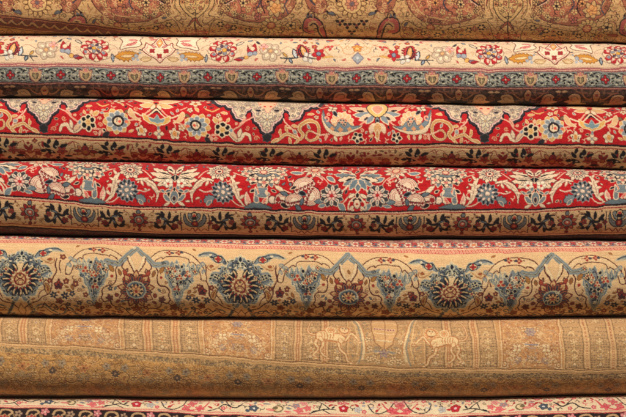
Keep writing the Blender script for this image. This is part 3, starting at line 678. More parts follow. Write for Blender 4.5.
    for x in blacks:
        p = Pen(R, x, 1, 0)
        for a, b, an, L in ((0, 13, -90, 9), (-4, 12, -150, 9), (4, 12, -40, 9), (-5, 15, 130, 9), (0, 16, 200, 11), (7, 19, 60, 8), (8, 18, -10, 9), (3, 10, -110, 7), (-6, 9, -90, 6), (-9, 14, 170, 6), (2, 18, 90, 7)):
            p.leaf(a, b, an, L * 1.1, 4.4, BK2, None, fat=0.8, curve=25)
        p.petals(6.5, 14, 5, 0.5, 5.6, 3, (176, 76, 60), (110, 36, 32), 0.6, rot=15); p.petals(-9, 18, 4, 0.5, 5, 3, (160, 60, 50), (110, 36, 32), 0.6); p.dot(-4, 15, 1.2, (200, 190, 170)); p.dot(1, 10.6, 0.9, (200, 190, 170))
        p.line([(13, 8), (18, 6), (20, 11)], (150, 50, 44), 0.9)
    FB = [mf_twig((110, 50, 40), 0.9, 3), mf_curl((130, 60, 46), 2.2, 0.8), mf_leaf(RB, (90, 30, 30), 4.4, 2.0), mf_leaf((126, 96, 60), (90, 50, 40), 5, 2.2), mf_flower(RB, (90, 30, 30), (190, 130, 80), 4, 2.8, 2)]
    filler(R, [blacks[4]], -600, 800, 6.5, 34, (218, 182, 132), FB, 2.0, 4.2, 48, 0.05)
    R.parts = [('field', -999, float(R.T(1.1))), ('border', float(R.T(1.1)), 999)]
    return R
# ============================ 4: red carpet with grey flowers ==============
def draw4():
    RED = (190, 24, 28)
    R = Roll('crimson', E3, E4, [(XL, 180), (-60, 190), (0, 195.4), (60, 200), (120, 205), (180, 208.4), (245, 210), (365, 211.4), (485, 210.6), (550, 208.8), (626, 204.8), (700, 199), (XR, 184)], 300, RED, zoff=-1)
    CRM, BLU, DK, TQ, PK = (236, 206, 170), (112, 130, 136), (28, 26, 36), (92, 116, 124), (226, 120, 104)
    curls(R, XL, XR, -50, -1, [(168, 16, 24), (188, 30, 36), (160, 16, 24)], 3.4, 3, 0.8, seed=19)
    def acanthus(p, pts, w=4.6):
        p.line(pts, (60, 40, 46), w * 0.5, w * 1.25, 1.2); p.line(pts, CRM, w * 0.34, w, 0.6); 
        q = pts[len(pts) // 2]
        p.line(pts[1:-1], (170, 132, 108), 0.7)
    t1 = [-185, 175.3, 534.8, 895]; t2 = [-365, -5, 358, 715]
    for i, cx in enumerate(t1):
        for s in (1, -1):
            p = Pen(R, cx, s)
            for V in ([(48, -16), (62, -4), (74, -4)], [(101, -6), (92, -10), (84, -6)], [(128, -22), (146, -18), (157, -16)], [(45, -37), (48, -28), (48, -16)], [(88, -34), (104, -22), (120, -16)], [(138, -38), (133, -28), (128, -22)], [(157, -16), (150, -30), (138, -38)], [(24, -30), (34, -38), (45, -37)], [(60, -36), (70, -34), (78, -40)]):
                p.line(V, (232, 196, 164), 1.0)
            # central palmette: spiky cream petals with dark veins
            for a, b, an, L, W in ((3, -31, -28, 24, 7), (3, -31, -8, 24, 6.6), (3, -30, 12, 21, 6.4), (3, -29, 34, 17, 6), (1, -34, -60, 16, 6)):
                p.leaf(a, b, an, L, W, CRM, (60, 50, 56), 0.6, curve=-12, serr=4)
            for a, b, an, L in ((5, -33, -20, 12), (6, -30, 5, 13), (5, -28, 28, 10), (2, -36, -50, 8)): p.leaf(a, b, an, L, 1.9, DK)
            p.poly([(0, -34), (5, -30.5), (0, -26)], DK, CRM, 0.5, sm=False); p.leaf(1, -38, -80, 7, 3, (170, 60, 56))
            p.petals(6.4, -24.6, 5, 0.6, 5.4, 4.6, (244, 224, 192), (130, 110, 106), 0.5); p.dot(6.4, -24, 1.5, (196, 60, 50))
            p.leaf(2, -22, 60, 6, 3.2, BLU, CRM, 0.4)
            # bud below
            p.leaf(1, -7, -12, 12, 5.6, BLU, CRM, 0.8, curve=-55); p.leaf(1.4, -9, -48, 10, 5, DK, CRM, 0.7, curve=-20); p.leaf(4, -5, 25, 8, 3.4, CRM, DK, 0.3); p.leaf(9, -15, -30, 6, 2.8, BLU, CRM, 0.5)
            p.leaf(3, -17.6, 10, 7, 3, (86, 104, 114), CRM, 0.6, curve=30)
            # acanthus curve
            acanthus(p, [(39, -27), (32, -28), (25, -25), (20, -20), (17, -13), (17.5, -6)], 5.2)
            for a, b, an in ((34, -27, 110), (28, -26, 120), (23, -22, 130), (33, -28, -170), (20, -18, 150)): p.leaf(a, b, an, 7, 2.8, CRM, (150, 120, 104), 0.4, curve=20)
            p.line([(37, -17), (30, -16), (25, -18)], (220, 190, 166), 1.2)
            # dark rosette
            p.petals(48, -16, 13, 5, 12, 4.2, (36, 38, 50), (150, 160, 158), 0.5, rot=10, fat=0.8)
            p.petals(48, -16, 13, 5.5, 10.6, 2.2, (126, 140, 142), None, rot=24)
            p.dot(48, -16, 6.8, (112, 130, 136), (40, 42, 54), 0.7, n=16)
            p.petals(48, -16, 8, 4.0, 8.2, 2.6, (236, 204, 178), (90, 70, 74), 0.4, rot=10); p.dot(48, -16, 2.6, (226, 200, 172), (80, 76, 84), 0.7)
            p.leaf(39, -11, 160, 12, 7.5, BLU, (40, 40, 50), 0.6, curve=-20, serr=4); p.leaf(36, -8, 130, 7, 3.6, BLU, CRM, 0.5)
            # white flower above
            p.petals(45, -37, 8, 4, 13.4, 5.4, CRM, (60, 44, 52), 0.6, rot=30, fat=0.7); p.petals(45, -37, 8, 3, 11.4, 4.6, (230, 200, 166), (60, 44, 52), 0.6, rot=8, fat=0.7); p.petals(45, -37, 8, 4.4, 9, 1.5, (70, 70, 82), None, rot=8); p.dot(45, -37, 3.8, (240, 214, 180), (170, 50, 50), 1.1, n=14); p.dot(45, -37, 1.8, (70, 30, 40))
            # feather leaf outward
            acanthus(p, [(57, -32), (60, -26), (61, -18), (63, -10), (70, -3)], 6)
            for a, b, an in ((59, -30, -70), (60, -24, -30), (61, -18, -20), (62, -14, -140), (60, -22, -150), (64, -10, -40)): p.leaf(a, b, an, 7, 3, CRM, (150, 116, 100), 0.4, curve=15)
            # mound with spire and flames
            p.poly([(70, -1.6), (74, -5.4), (79, -7), (82, -9), (86, -6), (91, -4.6), (96, -1.6)], TQ, (50, 60, 70), 0.6, n=3)
            p.poly([(78.6, -7), (78.8, -14), (80.8, -22), (83, -14), (83, -7)], BLU, CRM, 0.9); p.leaf(72, -4, -100, 14, 4.2, CRM, (110, 80, 80), 0.5, curve=24); p.leaf(75, -6, -120, 11, 3.4, (228, 160, 140), CRM, 0.5, curve=30)
            p.leaf(90, -5, -70, 12, 4.4, CRM, (110, 80, 80), 0.5, curve=-24); p.leaf(87, -6, -55, 8, 3, PK, CRM, 0.5)
            # large open flower at the top
            q = p.sub(88.5, -38)
            for k, u in enumerate(range(-14, 200, 19)):
                ar = math.radians(u)
                q.leaf(9 * math.cos(ar), 8 * math.sin(ar), u, 13, 5.6, DK if k % 2 else BLU, CRM, 0.5, curve=20)
            for k, u in enumerate(range(-24, 215, 38)):
                ar = math.radians(u)
                q.petals(17 * math.cos(ar), 13.6 * math.sin(ar), 4, 0.4, 5.8, 4.2, CRM, (60, 44, 50), 0.6, rot=u); q.petals(17 * math.cos(ar), 13.6 * math.sin(ar), 4, 0, 2.6, 1.6, (214, 120, 106), None, rot=u)
            q.petals(0, 0, 13, 3, 12.4, 4.4, (240, 212, 176), (70, 50, 56), 0.6, rot=4, fat=0.7)
            q.petals(0, 0, 13, 5, 9, 1.5, (64, 62, 74), None, rot=18)
            q.poly([(-9, 2), (-5, 6), (0, 7.4), (5, 6), (9, 2), (5, 3.4), (0, 4.2), (-5, 3.4)], BLU, DK, 0.6); q.dot(0, 0, 3.2, (236, 190, 154), (170, 56, 56), 0.9)
            p.poly([(83, -22), (84, -17), (80, -14), (88, -12.4), (95, -14.6), (92, -19), (92, -22)], BLU, CRM, 0.5, n=3)
            p.leaf(80, -20, 150, 6, 3, DK, CRM, 0.5); p.leaf(96, -20, 30, 6, 3, DK, CRM, 0.5)
            # small tulip and leaf
            p.leaf(99, -25, 35, 16, 4.4, CRM, (120, 90, 80), 0.5, curve=15)
            p.dot(97, -9.6, 4.0, (238, 208, 178), (60, 50, 60), 0.8); p.leaf(99, -11, 20, 7, 4.4, DK, BLU, 0.6); p.leaf(93, -14, -110, 7, 2.6, CRM)
            # stacked fan blossoms
            def fan(x, y, r, a0, span=170):
                q = p.sub(x, y)
                arc = lambda rr, e=0: [(rr * math.cos(math.radians(a0 + u)), rr * 0.92 * math.sin(math.radians(a0 + u))) for u in np.linspace(-e, span + e, 13)]
                q.poly(arc(r, 6), (238, 208, 176), (50, 30, 40), 0.9, sm=False)
                for k_ in (0.84, 0.68, 0.52): q.R.stroke(q.m(arc(r * k_)), (170, 84, 76), 0.6)
                for i_, u in enumerate((-0.72, -0.36, 0, 0.36, 0.72)):
                    bx, by = r * u * math.cos(math.radians(a0)), r * u * 0.92 * math.sin(math.radians(a0))
                    q.leaf(bx, by, a0 - 90 + 25 * u, r * 0.46, r * 0.46, (236, 200, 172), (110, 26, 34), 0.8); q.leaf(bx, by, a0 - 90 + 25 * u, r * 0.26, r * 0.2, (130, 30, 38))
            fan(108, -9, 8.6, 190); p.leaf(106, -5, 10, 9, 5, DK, CRM, 0.5); p.dot(103.5, -10, 2.6, (150, 40, 40))
            fan(120, -9, 9.4, 170); p.leaf(121, -6, 50, 10, 5, (84, 108, 120), DK, 0.7)
            p.leaf(114, -15, -165, 9, 4.4, (84, 106, 118), DK, 0.7)
            fan(128, -25, 11, 150, 200); fan(135, -15, 10.6, -70, 190); p.leaf(123, -19, 20, 9, 4.4, DK, BLU, 0.6); p.leaf(128, -13, 100, 8, 4.0, (84, 108, 120), DK, 0.6); p.leaf(121, -24, 150, 7, 3, DK, CRM, 0.5)
            p.line([(129, -34), (133, -38), (136, -44)], (236, 160, 140), 1.7); p.line([(134, -32), (138, -35), (142, -34), (146, -31)], (240, 180, 160), 1.8); p.line([(124, -36), (125, -42)], (236, 160, 140), 1.6)
            # blue leaves, rosette with red heart
            p.leaf(107, -37, 175, 12, 5.4, (110, 140, 150), CRM, 0.9, curve=20) if False else p.leaf(113, -38, 8, 14, 5.6, (112, 138, 148), CRM, 0.9, curve=-16)
            p.leaf(150, -34, 25, 11, 5.6, (112, 138, 148), CRM, 0.9, curve=20); p.leaf(139, -9.6, 0, 12, 5, (100, 126, 136), (50, 56, 66), 0.6, curve=-15); p.leaf(143, -5, -10, 9, 3.6, (112, 138, 148), CRM, 0.5)
            p.petals(157, -16, 8, 4, 12.4, 5.6, (62, 60, 66), (214, 196, 170), 0.5, rot=22, fat=0.7)
            p.petals(157, -16, 8, 3.4, 11.2, 4.4, (232, 206, 176), (50, 44, 50), 0.7, rot=0, fat=0.7)
            p.petals(157, -16, 8, 5, 9.6, 1.5, (132, 136, 134), None, rot=0)
            p.petals(157, -16, 6, 1.4, 5.6, 3.2, (238, 190, 168), (130, 60, 60), 0.5); p.dot(157, -16, 1.7, (190, 40, 44))
            p.leaf(163, -8, 40, 12, 6, (112, 138, 148), CRM, 0.8, curve=20)
            p.line([(167, -20), (172, -25), (176, -29)], CRM, 1.4); p.line([(168, -8), (173, -14), (176, -18)], CRM, 1.2)
            # white flower at the top
            p.petals(138, -41, 11, 3, 13, 4.4, CRM, (80, 56, 56), 0.6, rot=0, fat=0.8); p.petals(138, -41, 11, 4, 8.4, 1.4, (196, 110, 90), None, rot=0); p.dot(138, -41, 4, (236, 190, 150), (180, 50, 46), 1.2, n=14)
    for cx in t1:
        p = Pen(R, cx); p.leaf(0, -3.4, -90, 15, 8.6, (104, 124, 132), CRM, 0.9); p.dot(0, -9, 2.0, (60, 44, 52), CRM, 0.5, ry=2.8); p.leaf(0, -16, -90, 5, 2.6, DK, CRM, 0.4)
    for cx in t2:
        for s in (1, -1):
            p = Pen(R, cx, s)
            for a, b, an, L, W, c in ((2, -36, -20, 22, 6.6, CRM), (2, -35, 0, 23, 6.4, BLU), (2, -34, 18, 20, 6.2, CRM), (2, -33, 38, 16, 6, BLU), (1, -32, 62, 14, 6, (96, 126, 140))):
                p.leaf(a, b, an, L, W, c, DK if c == CRM else CRM, 0.7, curve=-14, serr=4)
            p.leaf(6, -38, -5, 9, 2.4, (160, 60, 56)); p.leaf(6, -33, 25, 8, 2.2, DK)
            p.line([(3, -14), (8, -9), (9, -3), (4, -2)], CRM, 1.6); p.leaf(2, -18, 30, 9, 4, CRM, DK, 0.5); p.leaf(3, -6, 40, 7, 3.4, CRM, (120, 80, 80), 0.4)
        p = Pen(R, cx)
        p.petals(0, -13.6, 3, 0, 6, 3.6, DK, CRM, 0.6, rot=-90); p.poly([(0, -3), (-3.6, -7), (-2, -12), (2, -12), (3.6, -7)], (238, 206, 170), (110, 60, 60), 0.7); p.dot(0, -8, 1.2, (190, 60, 50)); p.leaf(0, -28, 90, 9, 5, (90, 120, 134), CRM, 0.8)
    F4 = [mf_twig((236, 196, 160), 1.0), mf_leaf(BLU, CRM, 5.5, 2.6), mf_leaf(DK, CRM, 5, 2.6), mf_flower(CRM, (60, 44, 50), (190, 60, 50), 5, 3.6, 2.8), mf_leaf(CRM, (90, 50, 50), 6, 2.4), mf_curl((226, 170, 140), 2.2, 0.9)]
    filler(R, t1, 4, 180, -54, -3, RED, F4, 2.0, 4.8, 57, 0.16); filler(R, t1, 4, 180, -54, -3, RED, [mf_leaf(DK, (150, 120, 110), 4.4, 2.4), mf_twig((232, 190, 156), 0.8, 2.6), mf_leaf(CRM, DK, 4.4, 2.0), mf_leaf(BLU, DK, 4.2, 2.2)], 1.6, 4.2, 157, 0.16)
    # guards
    TN = (218, 178, 130)
    R.bandy(-0.7, 1.1, (38, 22, 24)); R.bandy(1.1, 2.3, (222, 176, 142)); R.bandy(2.3, 3.3, (166, 40, 40)); R.bandy(3.3, 99, TN); R.bandy(3.3, 4.0, (220, 180, 130))
    cups = [-140, -25.5, 84, 195, 304.5, 411, 515, 619, 729, 839, 949]
    cups = reps([-25.5, 84, 195, 304.5, 411, 515, 619], 109)
    DB, RB = (30, 22, 26), (140, 34, 32)
    for i, cx in enumerate(cups):
        for s in (1, -1):
            p = Pen(R, cx, s, 0.6)
            p.line([(13.6, 5), (13.4, 21)], DB, 1.0); p.line([(13.6, 21.4), (9, 20), (6, 22), (3, 19.8), (0, 22.4)], (120, 36, 34), 1.1); p.line([(13.2, 5), (8, 4.6)], (120, 70, 60), 0.5)
            # cup wings
            p.poly([(0.5, 18.5), (6, 18), (10, 14), (11, 9), (9.4, 5.6), (8.6, 9), (6.6, 12.4), (3, 14.4), (0.5, 15)], (118, 122, 120), DB, 0.9, n=4)
            p.poly([(2, 13), (5, 11), (6.6, 7), (5, 4.8), (2.4, 6.4), (3.6, 8.8), (1.6, 10.6)], (130, 132, 126), DB, 0.8, n=4)
            p.line([(3, 16.2), (7, 14.6), (9.4, 10)], (90, 84, 86), 0.7)
            # scroll branch
            c = 27.5
            P = [(c - 10, 8), (c - 7, 13), (c - 2, 13.4), (c + 3, 10), (c + 7, 6.6), (c + 11, 6.4)]
            p.line(P, DB, 2.2, 3.2, 1.6); P = [(c - 8, 20), (c - 3, 17.6), (c + 1, 13), (c + 3, 17), (c + 8, 19.6), (c + 12, 19)]
            p.line(P, DB, 1.8, 3.0, 1.6)
            for a, b, an, L in ((c - 2, 12, -110, 8), (c + 3, 10, -80, 6.5), (c - 6, 12, -150, 7), (c + 6, 8, 30, 6), (c + 2, 15, 70, 8), (c + 7, 19, -30, 6), (c - 4, 18, 110, 5), (c - 8, 9, 120, 5), (c + 10, 18, -70, 5)):
                p.leaf(a, b, an, L * 1.25, 3.8, DB, None, curve=35)
            p.leaf(c - 1, 12, -20, 8, 2.2, (104, 118, 126), DB, 0.5); p.leaf(c, 14, 50, 7, 2.0, (104, 118, 126), DB, 0.4)
            p.petals(c - 7.5, 17.6, 5, 0.4, 4.0, 2.8, RB, DB, 0.4); p.petals(c + 8.5, 13.4, 5, 0.4, 3.4, 2.4, (160, 60, 44), DB, 0.4); p.petals(c - 13, 14.4, 4, 0.3, 2.8, 2.2, RB, DB, 0.4)
            p.dot(c + 15, 8, 1.3, (150, 110, 60)); p.dot(c - 3, 22, 1.0, RB); p.line([(c + 12, 22), (c + 18, 20.4)], (150, 110, 70), 0.7); p.dot(c + 13, 3.8, 1.0, (100, 50, 40)); p.dot(18, 3.8, 1.0, (100, 50, 40))
        p = Pen(R, cx, 1, 0.6)
        p.dot(0, 9, 2.6, DB, None); p.dot(0, 15.4, 3.6, RB, DB, 0.9); p.dot(0, 15.2, 1.4, (204, 110, 70)); p.dot(0, 7, 1.4, (190, 60, 50)); p.line([(-3, 5.4), (0, 4), (3, 5.4)], DB, 1.2)
    for a, b in zip(cups[:-1], cups[1:]):
        p = Pen(R, (a + b) / 2, 1, 0.6)
        p.petals(0, 13, 10, 3.4, 10, 3.8, RB, DB, 0.6, rot=18, alt=(176, 84, 56)); p.dot(0, 13, 5, (150, 140, 122), DB, 0.9, n=14); p.dot(0, 13.4, 3.0, (196, 90, 66), (70, 30, 34), 0.8); p.dot(0, 12.8, 1.1, (226, 206, 180))
        p.dot(0, 4.4, 2.2, (110, 116, 116), DB, 0.8); p.dot(0, 21.8, 1.8, RB, DB, 0.6)
        for s in (1, -1):
            q = Pen(R, (a + b) / 2, s, 0.6); q.line([(10, 8), (13, 5), (16, 6)], (150, 96, 60), 0.9); q.dot(12.6, 18, 1.6, (170, 124, 70), (110, 70, 50), 0.4); q.leaf(9, 18, 50, 5, 2, (150, 110, 60))
    FB = [mf_twig((130, 84, 56), 0.8, 2.6), mf_curl((146, 96, 60), 2.0, 0.7), mf_leaf((150, 60, 46), (80, 40, 36), 3.8, 1.8), mf_leaf((150, 112, 68), (100, 64, 46), 4.4, 1.8)]
    filler(R, [195], -520, 760, 5, 23, TN, FB, 2.2, 5.2, 58, 0.05)
    t = lambda d: float(R.T(d))
    R.bandy(23.6, 24.2, (150, 70, 56)); R.bandy(25.2, 26.2, (34, 22, 22)); R.bandy(26.2, 99, (92, 66, 54))
    y = t(26.2)
    dots(R, XL, XR, 26.4, 40, [(130, 92, 64), (110, 34, 32), (34, 26, 28), (90, 86, 76)], 3.0, 0.8, seed=4)
    for x in np.arange(XL, XR, 17.0):
        q = Pen(R, x).sub(0, 26.2)
        q.petals(0, 5.4, 6, 0.4, 3.8, 2.6, (140, 98, 68), (30, 20, 22), 0.5); q.petals(8.5, 5, 4, 0.4, 3, 2.4, (116, 34, 34), (30, 20, 22), 0.4)
    R.parts = [('field', -999, t(1.1)), ('border', t(1.1), t(25)), ('outer_border', t(25), 999)]
    return R

# ============================ 5: beige carpet with blue arabesque ===========
def draw5():
    CR = (230, 190, 138)
    R = Roll('beige', E4, E5, [(XL, 234), (0, 241.8), (60, 243.6), (130, 245.8), (190, 247.4), (255, 249.2), (330, 251.2), (400, 253), (451, 253.5), (500, 253.3), (560, 252.4), (626, 251.4), (XR, 247)], 451, CR, zoff=5)
    BLU, B2, NV, BRK, RD, BRN = (126, 140, 142), (100, 118, 124), (34, 38, 56), (84, 32, 32), (160, 54, 44), (150, 96, 48)
    LT = (234, 198, 148)
    Ps = [-191, 22, 241.5, 451, 658, 866]; Qs = [-298, -86, 137, 348, 552, 762]
    def branch(p, pts, w=0.9): p.line(pts, BRK, w * 1.25)
    for cx in Ps:
        for s in (1, -1):
            p = Pen(R, cx, s)
            # legs crossing under the flower, then the blue ground
            p.line([(2, 54), (8, 60), (14, 66), (22, 71)], B2, 3.4); p.line([(2, 54), (8, 60), (14, 66), (22, 71)], (34, 40, 56), 0.7)
            p.poly([(0, 7.4), (2.4, 9.6), (5, 9.6), (6.4, 12.4), (10, 11.8), (12, 14), (14.6, 12.4), (15, 16), (14, 18.6), (19, 18), (21, 21.6), (20.6, 25), (26, 24.4), (30, 27.6), (29.6, 31), (32, 34.4), (28.4, 38.6), (24, 38), (22, 41), (23, 44.6), (19, 47.8), (17, 52), (13.8, 55), (9, 55), (6, 59), (1, 56), (-0.4, 30)], BLU, (222, 204, 160), 1.0, n=3)
            p.poly([(3, 14), (8, 16), (12, 20), (17, 22), (19, 27), (25, 29), (27, 33.4), (22, 35), (18, 40), (16, 46), (12, 51), (6, 54), (2, 52), (1, 30)], (96, 112, 120), (48, 56, 74), 0.7, n=3)
            for a, b, an, L in ((6, 12.6, 20, 4.6), (10.6, 15, -30, 4), (14, 19, 60, 5), (18.4, 21, 10, 4.4), (23.6, 27.4, 100, 4.4), (27.6, 31, 30, 4), (21, 36.6, 60, 5), (18, 43, 120, 5), (13.6, 50, 120, 5), (7, 55, 60, 4), (24, 33, -160, 5), (17, 26, 80, 4.6)):
                p.leaf(a, b, an, L, 2.2, NV, (206, 194, 154), 0.45)
            p.petals(23, 30, 4, 0.3, 3.6, 2.8, NV, (214, 200, 160), 0.5, rot=20)
            # horn with red bud
            H = [(12.6, 15.6), (14.6, 11.6), (18, 7.6), (22, 7.4), (27, 5), (34, 4.6), (40, 7), (43.6, 10.4), (38, 10.6), (31, 10.4), (27.6, 14), (22, 16.6), (18, 16), (15, 18)]
            p.poly(H, BLU, (214, 194, 150), 0.9, n=4); p.line([(14, 15), (17, 10), (22, 8.6), (28, 6.8), (35, 6.4), (41, 9)], NV, 0.9); p.line([(27, 12), (33, 9.2), (39, 9.4)], (214, 200, 156), 0.7)
            p.dot(22, 12, 4.4, (234, 204, 156), NV, 0.9, ry=3.4); p.petals(22, 12, 4, 0.2, 3.4, 2.4, (186, 54, 50), (90, 30, 34), 0.4, rot=0); p.leaf(26, 11, -10, 5, 2.2, NV)
            p.leaf(31, 19.6, 200, 4.6, 2.6, (164, 92, 52), (120, 60, 40), 0.5, curve=-40); p.line([(31, 20), (28, 22), (23, 20), (19.6, 17)], (196, 156, 104), 1.2); p.line([(32, 18), (33, 21), (30, 23.4), (25, 22)], (150, 84, 50), 0.8)
            # outline of the field of the medallion
            branch(p, [(34.8, 18.5), (34.2, 25), (35.4, 31.6), (33, 37), (31.3, 42), (31, 48), (27.8, 53), (22, 55.6), (17.2, 58.6), (8.4, 60.6), (0, 64)], 1.0); branch(p, [(38.6, 20), (38.4, 28), (39.6, 33)], 0.9)
            branch(p, [(25.6, 39.6), (22.6, 43), (24, 48), (20, 52), (18, 56)], 0.8)
            p.leaf(26.6, 53, -75, 12.5, 5.6, (206, 158, 98), (100, 60, 38), 0.8, curve=-60); p.leaf(27.2, 51, -80, 8.6, 2.6, (150, 88, 46), None, curve=-60)
            # berries and florets
            p.petals(38, 45, 5, 0.2, 4.8, 3.6, (150, 60, 46), (60, 36, 40), 0.7, rot=-90); p.petals(38, 46, 3, 0.2, 2.8, 2, NV, None, rot=30); p.dot(38, 40, 1.2, BRK); p.dot(38, 51, 1.4, (164, 96, 52))
            for a, b in ((44.6, 53.6), (33.4, 53.4)): p.petals(a, b, 6, 0.4, 4.6, 2.2, (44, 50, 68), None, rot=10); p.dot(a, b, 0.9, (196, 160, 110))
            p.petals(39, 58, 5, 0.3, 4.2, 2.8, (150, 80, 50), (70, 40, 36), 0.6); p.leaf(50, 44, 60, 6, 2.6, (170, 112, 60), (104, 60, 40), 0.5)
            p.line([(8, 66), (16, 62), (24, 61), (32, 64), (40, 66), (48, 62), (56, 66)], B2, 1.8); p.line([(8, 67.6), (16, 63.6), (24, 62.6), (32, 65.6), (40, 67.6), (48, 63.6), (56, 67.6)], NV, 0.7)
            # cusped line along the foot
            branch(p, [(14, 62), (20, 63), (24, 60), (28, 62), (33, 60), (38, 62), (44, 60), (48, 64)], 0.9)
            p.line([(6, 70), (14, 68), (24, 70), (34, 66), (44, 70), (56, 67), (70, 71)], (100, 116, 122), 2.2)
            for a in (10, 22, 34, 46, 58): p.petals(a, 67 + (a % 3), 4, 0.3, 4.4, 2.8, (120, 80, 52), (60, 40, 36), 0.5)
        p = Pen(R, cx)
        # lotus flower: cream heart, dark-edged petals in pairs
        p.sym([(0, 20), (3, 24), (5, 27), (9, 27), (10.6, 31), (13, 34), (12.6, 39), (13.4, 43), (10.6, 47), (8, 51), (4, 52), (0, 54)], (232, 198, 146), (214, 186, 136), 0.8)
        for k in range(16):
            a = -90 + 22.5 * k + (0 if k else 0); ar = math.radians(a)
            if k == 0: continue
            q = p.sub(0, 39)
            q.leaf(8.6 * math.cos(ar), 8.4 * math.sin(ar), a, 10.4, 4.2, (226, 192, 140), (26, 26, 40), 1.2, fat=0.8)
            sg = 1 if math.cos(ar) >= 0 else -1
            q.leaf(9.4 * math.cos(ar + 0.11 * sg), 9.2 * math.sin(ar + 0.11 * sg), a + 4 * sg, 9.0, 2.8, (30, 32, 48))
            q.leaf(8.8 * math.cos(ar), 8.6 * math.sin(ar), a, 3.6, 1.5, (160, 58, 48))
        p.dot(0, 39, 8.0, (230, 194, 142), (226, 196, 148), 0.6, n=20); p.petals(0, 39, 9, 5.6, 8.8, 2.0, (206, 160, 106), (150, 96, 60), 0.4)
        p.dot(0, 39, 5.6, (220, 180, 124), (132, 44, 38), 1.5, n=16, ry=6.2); p.line([(-4, 35.5), (0, 39), (4, 35.5)], (120, 44, 38), 1.1); p.line([(-4.4, 41.4), (0, 38.6), (4.4, 41.4)], (120, 44, 38), 1.1)
        p.dot(0, 35, 1.5, (110, 84, 56)); p.dot(0, 42.4, 2.2, (226, 186, 130), (120, 60, 44), 0.6)
        p.petals(0, 15.6, 3, 0.2, 7.2, 4.2, NV, (200, 196, 164), 0.7, rot=-90); p.petals(0, 16, 2, 0.2, 4.6, 2.8, NV, (200, 196, 164), 0.5, rot=0); p.dot(0, 21.6, 1.3, (220, 200, 160), NV, 0.5)
        p.poly([(0, 60), (4, 64), (0, 70), (-4, 64)], (228, 188, 136), (110, 64, 44), 0.8, sm=False)
    for cx in Qs:
        for s in (1, -1):
            p = Pen(R, cx, s)
            # spandrel in blue with serrated edge
            p.poly([(17, 20), (22, 19.4), (28, 17.4), (33, 18.6), (35, 15.6), (37.4, 18.6), (40, 14), (42.6, 19), (45, 23), (47.6, 16.6), (50, 22), (52.4, 15.6), (54.6, 22.6), (58, 17), (59, 24), (62, 22), (60.6, 28), (57, 31), (58, 36), (53.6, 38), (52, 43), (48.6, 45), (47, 51), (44, 54), (41, 60), (38.6, 54), (35.6, 50), (35.4, 45), (32, 42), (31.6, 37), (28, 34), (28.4, 29), (24, 26.4), (20, 23.4)], BLU, (220, 200, 156), 0.9, n=2)
            p.poly([(26, 22), (32, 22), (37, 24), (42, 26), (48, 27), (53, 26), (54, 31), (50, 35), (47, 41), (44, 47), (41, 53), (38, 47), (36, 41), (33, 36), (31, 30)], (96, 112, 120), (62, 72, 88), 0.5, n=3)
            for a in (46, 49.4, 52.8, 56.2): p.line([(a, 18), (a - 0.6, 28)], (208, 196, 158), 0.6); 
            for a, b, an, L in ((30, 21, 30, 5), (36, 20, 80, 5), (44, 24, 100, 5), (51, 25, 70, 5), (32, 32, 60, 5), (50, 36, 110, 5), (36, 44, 70, 5), (45, 46, 110, 5)):
                p.leaf(a, b, an, L, 2.0, NV, (204, 192, 154), 0.45)
            for a, b, c, w in ((25.6, 21.4, RD, 3.0), (37, 25.6, RD, 3.6), (51.4, 29.6, (172, 60, 46), 4.6), (40.6, 43.6, (156, 58, 46), 4.4), (43, 33, RD, 3.6)):
                p.petals(a, b, 3, 0.2, w, w * 0.72, c, (222, 190, 140), 0.5, rot=-90)
            for a, b in ((37.6, 37.6), (44.6, 37.6), (41, 39.4), (33.8, 28), (46, 22)): p.dot(a, b, 1.9, (28, 30, 44), (206, 190, 150), 0.5)
            for V in ([(21, 23), (27, 25), (30, 30), (32, 38), (36, 44), (37, 50), (41, 58)], [(60, 25), (57, 31), (52, 35), (50, 41), (46, 46), (44.6, 52), (41, 58)]): p.line(V, (104, 124, 132), 1.6); p.line(V, (212, 198, 156), 0.5)
            branch(p, [(42, 48), (42, 40), (40, 33), (43, 27), (41, 20)], 0.6)
            # arch ribbon
            p.poly([(12, 17), (16, 11.4), (23, 6.2), (32, 4.0), (42, 4.2), (52, 7.4), (60, 13), (66, 20), (70, 27), (70.6, 34), (66, 34), (64, 27), (61, 21), (56, 16.6), (53.4, 18), (51.6, 13.4), (44, 11.4), (37, 11), (30, 12), (26.4, 14.4), (25.4, 12.6), (20, 15.4), (17, 20)], LT, BRK, 1.0, n=4)
            for a, b, c in ((33, 7, RD), (42.4, 6.4, RD)): p.petals(a, b, 4, 0.3, 3.6, 3.0, c, (220, 180, 130), 0.4); p.leaf(a + 1.4, b - 1, 30, 4, 2.6, (60, 70, 90)); p.leaf(a - 3.4, b, 180, 2.6, 1, (120, 70, 50))
            # blue knots where the ribbon ends
            for a, b, r in ((63, 21, 3.2), (67, 18, 2.8), (61, 27, 2.6), (68, 25, 2.4)): p.spiral(a, b, r, 1.2, BLU, 1.3, a0=120); p.spiral(a, b, r * 0.6, 1, (190, 186, 150), 0.5)
            p.leaf(60, 30, -70, 12, 2.2, B2, (200, 190, 150), 0.4); p.leaf(56, 30, -90, 10, 2.2, B2, (200, 190, 150), 0.4)
            p.leaf(60, 4, -150, 5, 2.0, (176, 110, 60), (130, 76, 40), 0.4)
            # chevron peak
            C = [(0, 2.6), (5, 7.6), (10, 12.8), (14.6, 17.8), (17, 20.6), (21, 20.8), (26, 20.4), (30, 18.8)]
            p.line(C, (206, 188, 146), 6.6); p.line(C, BLU, 5.6); p.line([(a, b + 0.2) for a, b in C], (200, 190, 152), 1.5); p.line([(a, b + 0.2) for a, b in C], (40, 48, 66), 0.8)
            # inner V stems and bracket outline
            p.line([(7.6, 12.6), (5.6, 19), (1.6, 29)], (238, 206, 158), 2.6)
